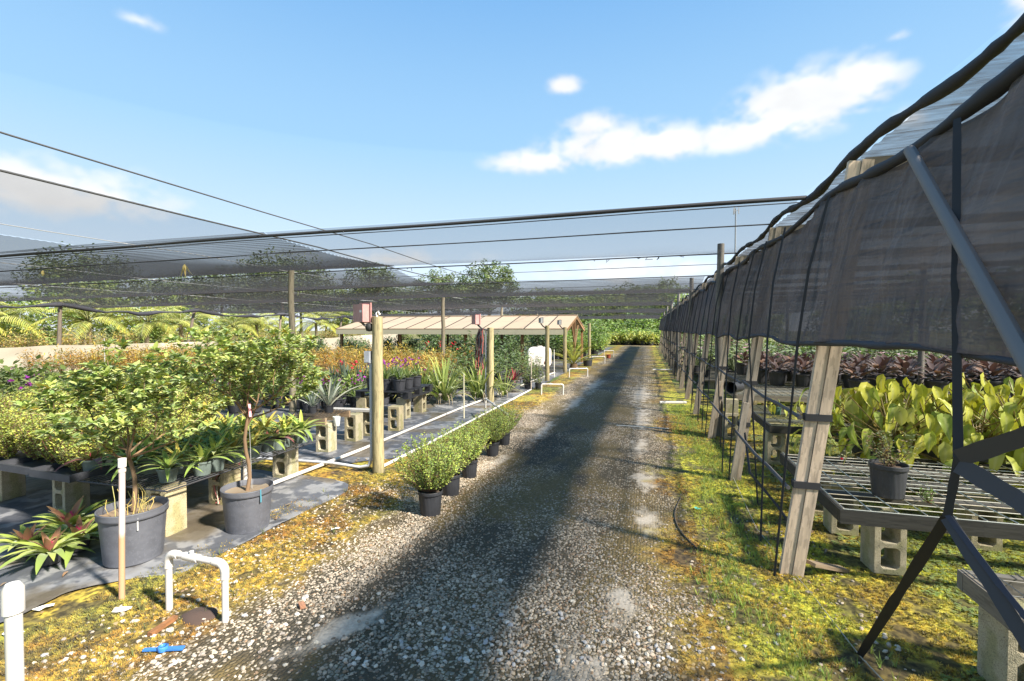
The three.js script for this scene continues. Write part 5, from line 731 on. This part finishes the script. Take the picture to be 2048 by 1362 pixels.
// ---- beds of crotons and shrubs farther left
R = rngOf(58);
{
  const crot = (cols, h) => shrubProto('croton', 'croton', { stems: 16, h, spread: 0.24, leaves: 15, L: 0.13, Wd: 0.026, cols, y0: 0.2, big: true, start: 0.3, curl: 0.35 }, [0.11, 0.09, 0.2]);
  const O = [crot([[0.6, 0.3, 0.02], [0.68, 0.42, 0.03], [0.42, 0.28, 0.04]], 0.78), crot([[0.64, 0.26, 0.02], [0.56, 0.4, 0.04], [0.32, 0.3, 0.04]], 0.72), crot([[0.68, 0.48, 0.05], [0.45, 0.4, 0.05]], 0.8)];
  for (let j = 0; j < 9; j++) for (let i = 0; i < 26; i++) { const x = -5.6 - i * 0.52 + rr(-0.15, 0.15), z = -10.3 - j * 0.62 + rr(-0.15, 0.15); if (x < -19 || Math.abs(x + 6.68) < 0.2 && Math.abs(z + 15) < 0.25) continue; put(O[Math.floor(R() * 3)], x, 0.02, z, rr(0, 6), `orange and yellow croton in the left bed, ${ord(j)} row back, ${ord(i)} from the road`, 'orange crotons in the left bed', rr(0.9, 1.15)); }
  const gs = (cols, h, L, name) => shrubProto(name, 'shrub', { stems: 18, h, spread: 0.34, leaves: 18, L, Wd: L * 0.45, cols, y0: 0.12, big: true, start: 0.2 }, [0.13, 0.11, 0.2]);
  const S = [gs([[0.11, 0.19, 0.03], [0.17, 0.26, 0.045]], 0.85, 0.1, 'green_shrub'), gs([[0.15, 0.23, 0.04], [0.24, 0.28, 0.05]], 0.7, 0.08, 'green_shrub'), gs([[0.08, 0.15, 0.03], [0.13, 0.22, 0.04]], 1.05, 0.14, 'green_shrub')];
  for (let k = 0; k < 150; k++) { const x = -4.6 - 14.4 * R(), z = -16.3 - 12 * R(); if (Math.hypot(x + 3.9, z + 17.1) < 1.3) continue; put(S[k % 3], x, 0.02, z, rr(0, 6), 'green shrub in the beds around the open shed', 'green shrubs around the shed', rr(0.8, 1.1)); }
  for (let k = 0; k < 40; k++) { const x = -4.4 - 9 * R(), z = -24.5 - 20 * R(); put(S[2], x, 0, z, rr(0, 6), 'tall green shrub beyond the shed', 'tall green shrubs beyond the shed', rr(1.4, 2)); }
  [[-3.75, -12.6, 1.0, 0], [-4.3, -12.9, 1.1, 2], [-3.4, -13.6, 0.95, 1], [-3.9, -14.1, 1.15, 0], [-4.6, -14.4, 1.2, 2], [-4.1, -11.9, 1.1, 1], [-4.9, -12.2, 1.1, 0], [-3.6, -15.8, 0.9, 1], [-4.2, -16.2, 1, 0], [-5.2, -13.5, 1.2, 2], [-4.8, -11.4, 1.0, 1]].forEach(([x, z, s, v], i) => put(S[v], x, 0.03, z, rr(0, 6), `green shrub in a pot before the white tank, ${ord(i)} of the clump`, 'shrubs before the white tank', s));
  [[-3.15, -12.75, 0.8, 'grey-green wispy shrub in a black pot right of the pinkish pipe'], [-2.85, -12.75, 0.75, 'small wispy shrub in a black pot at the verge edge']].forEach(([x, z, s, l]) => put(S[1], x, 0.03, z, 0.4, l, 'pots at the verge edge', s));
  const Y = [crot([[0.5, 0.42, 0.05], [0.36, 0.36, 0.06], [0.5, 0.3, 0.08]], 0.95)];
  for (let k = 0; k < 90; k++) put(Y[0], -20.9 - 2.5 * R(), 0.1, -4.5 - 30 * R(), rr(0, 6), 'yellow-leaved croton behind the tan fence', 'yellow crotons behind the fence', rr(1.15, 1.4));
  // verge pots farther on: a red cordyline and others
  const cor = strappy('red_cordyline', 'cordyline', 36, 0.34, 0.05, [[0.4, 0.02, 0.05], [0.3, 0.03, 0.06], [0.16, 0.05, 0.05]], [0.16, 0.13, 0.27, [0.08, 0.085, 0.1]], { e0: 0.3, e1: 1.4 }); put(cor, -3.35, 0.03, -12.1, 0, 'red cordyline in a grey pot beside the strap-leaved clumps', null, 1.1);
}
// ---- cycad, lush planting on both sides of the road's end
R = rngOf(59);
{
  const g = base('cycad', 'spiky yellow-green cycad beside the road', 'cycad', -2.9, 0, -19.6); g.scale.setScalar(1.15); const tr = new GB(), f = new GB(); tr.tube([V(0, 0, 0), V(0, 0.08, 0), V(0, 0.2, 0)], (t) => 0.17 - 0.05 * t, 10, [0.14, 0.09, 0.05]);
  for (let k = 0; k < 34; k++) { const a = k * 2.4, e = rr(0.35, 1.35), d = around(a, e), p = V(0, 0.16, 0), ax = V(0, 0, 0).crossVectors(d, V(0, 1, 0)).normalize(); const L = rr(0.8, 1.0), pts = []; for (let s = 0; s <= 12; s++) { pts.push(p.clone()); if (s > 1) for (const q of [-1, 1]) { const dir = ax.clone().multiplyScalar(q).addScaledVector(d, 0.9).add(V(0, 0.25, 0)).normalize(); for (let u = 0; u < 2; u++) f.leaf(p.clone().addScaledVector(d, u * L / 26), dir, 0.17 * Math.sin(Math.PI * (0.15 + 0.8 * s / 13)), 0.014, { bend: 0.3, seg: 2, fold: 0.2, c0: jit([0.5, 0.54, 0.05], 0.25), prof: lance }); } p.addScaledVector(d, L / 12); d.applyAxisAngle(ax, -0.055); } f.tube(pts, 0.006, 4, [0.3, 0.3, 0.06]); }
  mesh('trunk', tr, M.bark, g); mesh('crown', f, M.leaf, g);
  const pt = base('black_pot', 'empty black pot beside the cycad', 'pot', -2.55, 0, -21.4); addPot(pt, 0.22, 0.18, 0.36, [0.05, 0.052, 0.06]);
  const lush = (cols, h, L, sp) => shrubProto('leafy_bush', 'bush', { stems: 26, h, spread: sp, leaves: 22, L, Wd: L * 0.5, cols, y0: 0.15, big: true, start: 0.1, r: 0.01 }, [0.24, 0.2, 0.34]);
  const B = [lush([[0.22, 0.36, 0.045], [0.33, 0.46, 0.06]], 1.5, 0.2, 0.7), lush([[0.4, 0.5, 0.08], [0.55, 0.55, 0.12]], 1.0, 0.22, 0.55), lush([[0.16, 0.28, 0.045], [0.25, 0.38, 0.06]], 2.0, 0.24, 0.85)];
  for (let k = 0; k < 26; k++) put(B[k % 3], -2.9 - 2.6 * R() - k * 0.03, 0, -25.5 - k * 0.9, rr(0, 6), `lush green bush left of the far road, ${ord(k)} counted from the shed`, 'bushes left of the far road', rr(0.75, 1.05));
  for (let k = 0; k < 18; k++) put(B[[1, 1, 0][k % 3]], -4 + k * 0.36, 0, -49.5 - rr(0, 2.5), rr(0, 6), `potted bush across the end of the road, ${ord(k)} from the left`, 'potted bushes at the road end', rr(0.9, 1.3));
  for (let k = 0; k < 16; k++) put(B[2], -8 + k * 1.1, 0, -54 - rr(0, 3), rr(0, 6), `tall bush behind the end of the road, ${ord(k)} from the left`, 'tall bushes behind the road end', rr(1.2, 1.7));
  const rp = base('red_pot', 'small red clay pot at the far left verge', 'pot', -2.1, 0, -27.4); addPot(rp, 0.13, 0.1, 0.22, [0.4, 0.1, 0.05]);
}
// ---- right house: lime philodendrons, leaf by leaf
R = rngOf(60);
{
  const lime = [[0.58, 0.56, 0.04], [0.45, 0.48, 0.04], [0.66, 0.6, 0.06], [0.3, 0.38, 0.04], [0.5, 0.5, 0.1]];
  const geos = lime.map((c, k) => { const b = new GB(); const nt = 9, ns = 6, L = 0.29, Wd = 0.08, rows = []; // a heart with back lobes, cupped along the rib, wavy at the rim
    for (let i = 0; i <= nt; i++) { const t = i / nt, w = Wd * 1.05 * Math.pow(Math.max(0, Math.sin(Math.PI * Math.pow(t, 0.52))), 0.8), row = []; for (let j = 0; j <= ns; j++) { const s = j / ns * 2 - 1, q = Math.abs(s), x = L * t - 0.3 * L * Math.pow(q, 1.5) * Math.pow(1 - t, 4), bend = (0.35 + 0.16 * k) * t * t * L; row.push(b.v(x, 0.35 * w * q * q - bend + 0.008 * Math.sin(t * 13 + s * 5 + k) * q, s * w, mul3(mix3(mix3(c, [0.6, 0.6, 0.25], q < 0.1 ? 0.5 : 0), [0.2, 0.32, 0.04], 0.3 * n2(i * 0.9 + k * 7, j * 0.9)), 1))); } rows.push(row); }
    for (let i = 0; i < nt; i++) for (let j = 0; j < ns; j++) b.q(rows[i][j], rows[i][j + 1], rows[i + 1][j + 1], rows[i + 1][j]);
    return b.geo(); });
  const plant = (n, reach, pot) => { const g = protoOf('philodendron', 'philodendron'); if (pot) addPot(g, ...pot); const st = new GB(), h0 = pot ? pot[2] * 0.85 : 0.05; for (let k = 0; k < n; k++) { const a = k * 2.4 + rr(-0.3, 0.3), e = Math.asin(rr(-0.35, 0.98)), L = reach * rr(0.55, 1.1), tip = around(a, e).multiplyScalar(L).add(V(0, h0, 0)); st.tube([V(0, h0, 0), tip.clone().multiplyScalar(0.5).add(V(0, 0.06, 0)), tip], 0.005, 4, [0.3, 0.22, 0.05]); const m = mesh('leaf', geos[Math.floor(R() * 5)], M.fleshy, g); m.position.copy(tip); m.rotation.order = 'YXZ'; m.rotation.set(rr(-0.35, 0.35), -a, -rr(0.5, 1.65)); m.scale.setScalar(rr(0.35, 0.7)); } mesh('stems', st, M.leaf, g); return g; };
  const pot = [0.09, 0.075, 0.15, [0.05, 0.055, 0.06]], P = [plant(50, 0.58, pot), plant(46, 0.54, pot), plant(52, 0.6, pot)];
  let n = 0; for (let j = 0; j < 3; j++) for (let i = 0; i < 14; i++) put(P[n++ % 3], 2.15 + i * 0.34 + rr(-0.08, 0.08), 0.48, -5.22 - j * 0.36 + rr(-0.06, 0.06), rr(0, 6), `lime philodendron behind the potted weed bench, ${ord(j)} row back, ${ord(i)} from the braces`, 'lime philodendrons on the right', rr(0.85, 1.1));
  const sm = plant(8, 0.17, [0.075, 0.06, 0.12, [0.06, 0.14, 0.12]]); put(sm, 1.68, 0.495, -7.2, 0, 'small lime plant in a dark green pot between the braces', null, 0.9).children.forEach((c) => { if (c.name === 'leaf') c.scale.multiplyScalar(0.7); });
  const sm2 = plant(9, 0.2, null); [[2.0, -7.2], [2.3, -7.0], [2.55, -7.4], [2.8, -7.0]].forEach(([x, z]) => put(sm2, x, 0.45, z, rr(0, 6), 'low lime plant beside the small green pot', 'low lime plants by the green pot', 0.9));
}
{ // the potted weed
  R = rngOf(61);
  const g = base('potted_weed', 'black ribbed pot with a straggly weed on the wire mesh bench', 'potted plant', 1.6, 0.502, -3.86); addPot(g, 0.108, 0.092, 0.225, [0.055, 0.057, 0.065], true, [0.1, 0.07, 0.05]);
  const [lf, st] = twiggy({ stems: 15, h: 0.32, spread: 0.17, leaves: 24, L: 0.026, Wd: 0.016, cols: [[0.15, 0.21, 0.04], [0.22, 0.26, 0.06], [0.25, 0.18, 0.05]], y0: 0.19, start: 0.15, r: 0.0028, side: 0.7 }); mesh('foliage', lf, M.leaf, g); mesh('stems', st, M.bark, g);
  const w = shrubProto('fern_weed', 'weed', { stems: 10, h: 0.12, spread: 0.09, leaves: 18, L: 0.02, Wd: 0.009, cols: [[0.16, 0.25, 0.04]], y0: 0 }); put(w, 1.82, 0.49, -3.8, 0, 'tiny green weed growing through the mesh beside the potted weed');
  const fl = base('red_flower_sprig', 'small sprig with a red flower on the mesh behind the potted weed', 'flower', 1.62, 0.492, -4.7); const b = new GB(); b.tube([V(0, 0, 0), V(0.02, 0.06, 0), V(0.02, 0.12, 0.01)], 0.003, 4, [0.3, 0.3, 0.08]); mesh('stalk', b, M.bark, fl); const q = new GB(); for (let k = 0; k < 8; k++) q.tiny(V(-0.01, 0.04, 0), around(rr(0, 6), rr(0, 1)), 0.022, 0.018, [0.65, 0.02, 0.06], rr(-1, 1)); mesh('petals', q, M.petal, fl); const l2 = new GB(); for (let k = 0; k < 6; k++) l2.leaf(V(0.02, 0.05 + k * 0.012, 0), around(rr(0, 6), 0.5), 0.05, 0.02, { seg: 3, c0: [0.35, 0.34, 0.1] }); mesh('leaves', l2, M.leaf, fl);
  const lay = base('fallen_pot', 'black pot lying on its side on the grey wire bench', 'pot', 1.62, 0.61, -9.45, 0.9); const inn = new THREE.Group(); const tmp = protoOf('spare', 'pot'); scene.remove(tmp); taken.spare = undefined; addPot(tmp, 0.1, 0.085, 0.3); const shell = tmp.children[0]; shell.name = 'pot_shell'; shell.rotation.z = Math.PI / 2; lay.add(shell);
}
// ---- bronze plants and green rows farther back on the right
R = rngOf(62);
{
  const bz = (() => { const g = protoOf('bronze_plant', 'bronze plant'); addPot(g, 0.14, 0.115, 0.25, [0.04, 0.041, 0.046], true); const b = new GB(); for (let k = 0; k < 26; k++) { const a = k * 2.4, e = rr(0.15, 1.3), p = around(a, e).multiplyScalar(rr(0.05, 0.2)).add(V(0, 0.24, 0)); b.leaf(p, around(a, e * 0.8), rr(0.14, 0.24), rr(0.06, 0.09), { bend: rr(0.3, 1.2), seg: 4, fold: 0.3, c0: jit(R() < 0.25 ? [0.22, 0.09, 0.035] : [0.085, 0.045, 0.038], 0.3), prof: oval }); } mesh('foliage', b, M.fleshy, g); return g; })();
  for (let j = 0; j < 6; j++) for (let i = 0; i < 15; i++) { const x = 2.5 + i * 0.44 + rr(-0.08, 0.08) - (j % 2) * 0.2, z = -10.75 - j * 0.46 + rr(-0.05, 0.05); put(bz, x, 0.515, z, rr(0, 6), `bronze-leaved plant on the far right bench, ${ord(j)} row back, ${ord(i)} from the braces`, 'bronze plants on the right', rr(0.95, 1.2)); }
  for (let i = 0; i < 11; i++) put(bz, 3.5 + i * 0.38, 0.515, -9.6 + rr(-0.15, 0.2), rr(0, 6), `bronze-leaved plant in the nearest row on the right, ${ord(i)} from the braces`, 'front row of bronze plants', rr(1, 1.25));
  const cal = (cols, h) => { const g = protoOf('caladium', 'caladium'); addPot(g, 0.13, 0.11, 0.2); const b = new GB(), s = new GB(); for (let k = 0; k < 24; k++) { const a = k * 2.4, e = rr(0.6, 1.45), p = around(a, e).multiplyScalar(h * rr(0.5, 1)).add(V(0, 0.15, 0)); s.tube([V(0, 0.15, 0), p], 0.006, 4, [0.15, 0.2, 0.05], false); b.leaf(p, around(a, rr(-0.3, 0.4)), rr(0.16, 0.26), rr(0.1, 0.16), { bend: rr(0.3, 1), seg: 4, c0: jit(cols[k % cols.length], 0.3), prof: heart }); } mesh('foliage', b, M.leaf, g); mesh('stems', s, M.leaf, g); return g; };
  const C = [cal([[0.13, 0.23, 0.03], [0.2, 0.3, 0.04]], 0.75), cal([[0.16, 0.26, 0.04], [0.24, 0.32, 0.05], [0.13, 0.2, 0.03]], 0.85), cal([[0.15, 0.24, 0.04], [0.17, 0.25, 0.04], [0.6, 0.3, 0.34]], 0.7)];
  for (let j = 0; j < 9; j++) for (let i = 0; i < 13; i++) put(C[Math.floor(R() * 3)], 1.7 + i * 0.62 + rr(-0.2, 0.2), 0.28, -14.6 - j * 1.1 + rr(-0.3, 0.3), rr(0, 6), `green caladium behind the bronze plants, ${ord(j)} row back, ${ord(i)} from the braces`, 'green caladiums on the right', rr(0.95, 1.3));
  for (let k = 0; k < 34; k++) put(C[k % 3], rr(1.5, 4.5), 0.0, -25.5 - k * 0.6, rr(0, 6), `far green caladium beyond the braces, ${ord(k)} counted away from the camera`, 'far green caladiums on the right', rr(1.3, 1.8));
  const sh = base('caladium_shelf', 'dark low shelf under the green caladiums on the right', 'shelf', 5.5, 0, -19); mesh('shelf_board', new GB().box(0, 0.25, 0, 8, 0.04, 10, [0.08, 0.075, 0.06]), M.wood, sh); for (const x of [-3.8, 0, 3.8]) for (const z of [-4.8, 0, 4.8]) mesh('shelf_leg', new GB().box(x, 0.115, z, 0.15, 0.23, 0.15, [0.3, 0.29, 0.26]), M.wood, sh);
}
// ---------------------------------------------------------------- trees and palms beyond
R = rngOf(63);
{
  const mk = (H, rx, ry, cols, nC, size) => { const g = protoOf('background_tree', 'tree'), t = new GB(), c = new GB(); const top = H - ry; t.tube([V(0, -0.2, 0), V(0.1, top * 0.5, 0.05), V(0, top, 0), V(0.1, H - ry * 0.4, 0)], (q) => 0.28 * (1 - 0.75 * q) * H / 10, 7, [0.13, 0.1, 0.07]);
    for (let k = 0; k < nC; k++) { const u = around(rr(0, 6.283), Math.asin(rr(-0.75, 1))), f = Math.pow(R(), 0.35), ctr = V(u.x * rx * f, top + u.y * ry * f, u.z * rx * f), s = rr(0.5, 1.0) * rx * 0.28, col = jit(cols[Math.floor(R() * cols.length)], 0.25); if (k % 4 === 0) t.tube([V(0, top * 0.8, 0), ctr.clone().multiplyScalar(0.6).setY(lerp(top * 0.8, ctr.y, 0.5)), ctr], (q) => 0.08 * (1 - 0.8 * q), 4, [0.13, 0.1, 0.07], false); for (let j = 0; j < 46; j++) { const d = around(rr(0, 6.283), Math.asin(rr(-0.8, 1))), p = ctr.clone().addScaledVector(d, s * Math.pow(R(), 0.5)); p.y -= s * 0.15; c.tiny(p, around(rr(0, 6.283), rr(-0.6, 0.8)), size * rr(0.6, 1.3), size * rr(0.35, 0.6), jit(col, 0.22), rr(-1, 1)); } }
    mesh('trunk', t, M.bark, g); mesh('crown', c, M.leaf, g); return g; };
  const Gn = [[0.09, 0.14, 0.03], [0.13, 0.18, 0.04], [0.17, 0.22, 0.05]], Ln = [[0.18, 0.26, 0.045], [0.28, 0.34, 0.06], [0.22, 0.3, 0.05]];
  const T = [mk(12, 4.6, 4.2, Gn, 150, 0.42), mk(11, 5.6, 3.6, Gn, 170, 0.42), mk(6, 3.2, 2.6, Ln, 80, 0.34), mk(13, 3.6, 3.0, Gn, 60, 0.42), mk(4.2, 2.6, 2.1, Ln, 80, 0.3)];
  const far = (i, x, z, s, label, group) => put(T[i], x, 0, z, rr(0, 6), label, group, s);
  far(0, -20.5, -61, 0.9, 'tall domed tree seen through the cloth above the middle of the shed'); far(1, -39.5, -45, 0.92, 'tall broad tree seen through the cloth above the nearest wooden post'); far(1, -47, -30, 0.76, 'broad tree looming through the cloth at the far left'); far(0, -36, -57, 0.88, 'rounded tree between the two tallest left ones'); far(3, 2.6, -80, 0.75, 'lone slender tree above the end of the road'); far(0, -52, -22, 0.72, 'tree at the very left edge beyond the fence');
  for (let k = 0; k < 7; k++) far([0, 1, 0][k % 3], -16 + k * 2.6, -82 + rr(-3, 3), rr(0.6, 0.8), `distant tree behind the end of the road, ${ord(k)} from the left`, 'distant trees behind the road end');
  for (let k = 0; k < 9; k++) far([1, 0][k % 2], -58 + k * 4, -48 - k * 2.6, rr(0.7, 0.95), `tree in the dark belt beyond the left fence, ${ord(k)} from the left`, 'tree belt beyond the left fence');
  for (let k = 0; k < 16; k++) far(k % 2 ? 2 : 4, -27 - 5 * R() + (k > 9 ? (k - 9) * 1.6 : 0), -5 - k * 2.9, rr(0.5, 0.78), `bushy light green tree behind the tan fence, ${ord(k)} from the left`, 'bushy trees behind the fence');
  for (let k = 0; k < 12; k++) far(4, -16 + k * 2.6, -60 - rr(0, 6), rr(0.8, 1.2), `bushy tree across the back beyond the road end, ${ord(k)} from the left`, 'bushy trees across the back');
  for (let k = 0; k < 9; k++) far(2, -13 + k * 2.7, -59 + rr(-2, 2), rr(0.85, 1.15), `full light green tree closing the end of the road, ${ord(k)} from the left`, 'trees closing the road end');
  for (let k = 0; k < 10; k++) far(k % 2 ? 4 : 2, 13 + 4 * R(), -4 - k * 4.5, rr(0.7, 0.9), `bushy tree behind the right shade house, ${ord(k)} counted away from the camera`, 'bushy trees behind the right house');
  const palm = (() => { const g = protoOf('palm', 'palm'), t = new GB(), f = new GB(); t.tube([V(0, 0, 0), V(0.05, 0.9, 0), V(0, 1.7, 0.05)], (q) => 0.11 - 0.04 * q, 8, [0.2, 0.16, 0.11]); for (let k = 0; k < 16; k++) { const a = k * 2.4, d = around(a, rr(0.3, 1.35)), ax = V(0, 0, 0).crossVectors(d, V(0, 1, 0)).normalize(), p = V(0, 1.65, 0), L = rr(1.5, 2.1), pts = []; for (let s = 0; s <= 12; s++) { pts.push(p.clone()); if (s > 1) for (const q of [-1, 1]) { const dir = ax.clone().multiplyScalar(q).addScaledVector(d, 0.8).add(V(0, -0.3, 0)).normalize(); for (let u = 0; u < 2; u++) f.leaf(p.clone().addScaledVector(d, u * L / 26), dir, 0.55 * Math.sin(Math.PI * (0.2 + 0.75 * s / 13)), 0.045, { bend: 0.7, seg: 2, fold: 0.3, c0: jit([0.4, 0.42, 0.05], 0.3), prof: lance }); } p.addScaledVector(d, L / 12); d.applyAxisAngle(ax, -0.13); } f.tube(pts, 0.014, 4, [0.25, 0.24, 0.06]); } mesh('trunk', t, M.bark, g); mesh('crown', f, M.leaf, g); return g; })();
  for (let k = 0; k < 13; k++) put(palm, -24 - rr(0, 3), 0, -6.5 - k * 2.5 + rr(-0.6, 0.6), rr(0, 6), `yellow-green feather palm behind the tan fence, ${ord(k)} from the left`, 'palms behind the fence', rr(0.95, 1.25));
  const m = base('radio_mast', 'thin radio mast rising beyond the right shade roof', 'mast', 24, 0, -150); mesh('mast_pole', new GB().tube([V(0, 0, 0), V(0, 36, 0)], (t) => 0.3 - 0.12 * t, 6, [0.35, 0.38, 0.42]), M.plain, m); for (let k = 0; k < 3; k++) { const a = k * 2.1; mesh('antenna', new GB().box(Math.cos(a) * 0.8, 35.4, Math.sin(a) * 0.8, 0.25, 1.8, 0.25, [0.5, 0.5, 0.52]), M.plain, m); mesh('antenna_arm', new GB().rod(V(0, 35.4, 0), V(Math.cos(a) * 0.8, 35.4, Math.sin(a) * 0.8), 0.06, 5, [0.4, 0.4, 0.4]), M.plain, m); }
}
renderer.render(scene, camera);
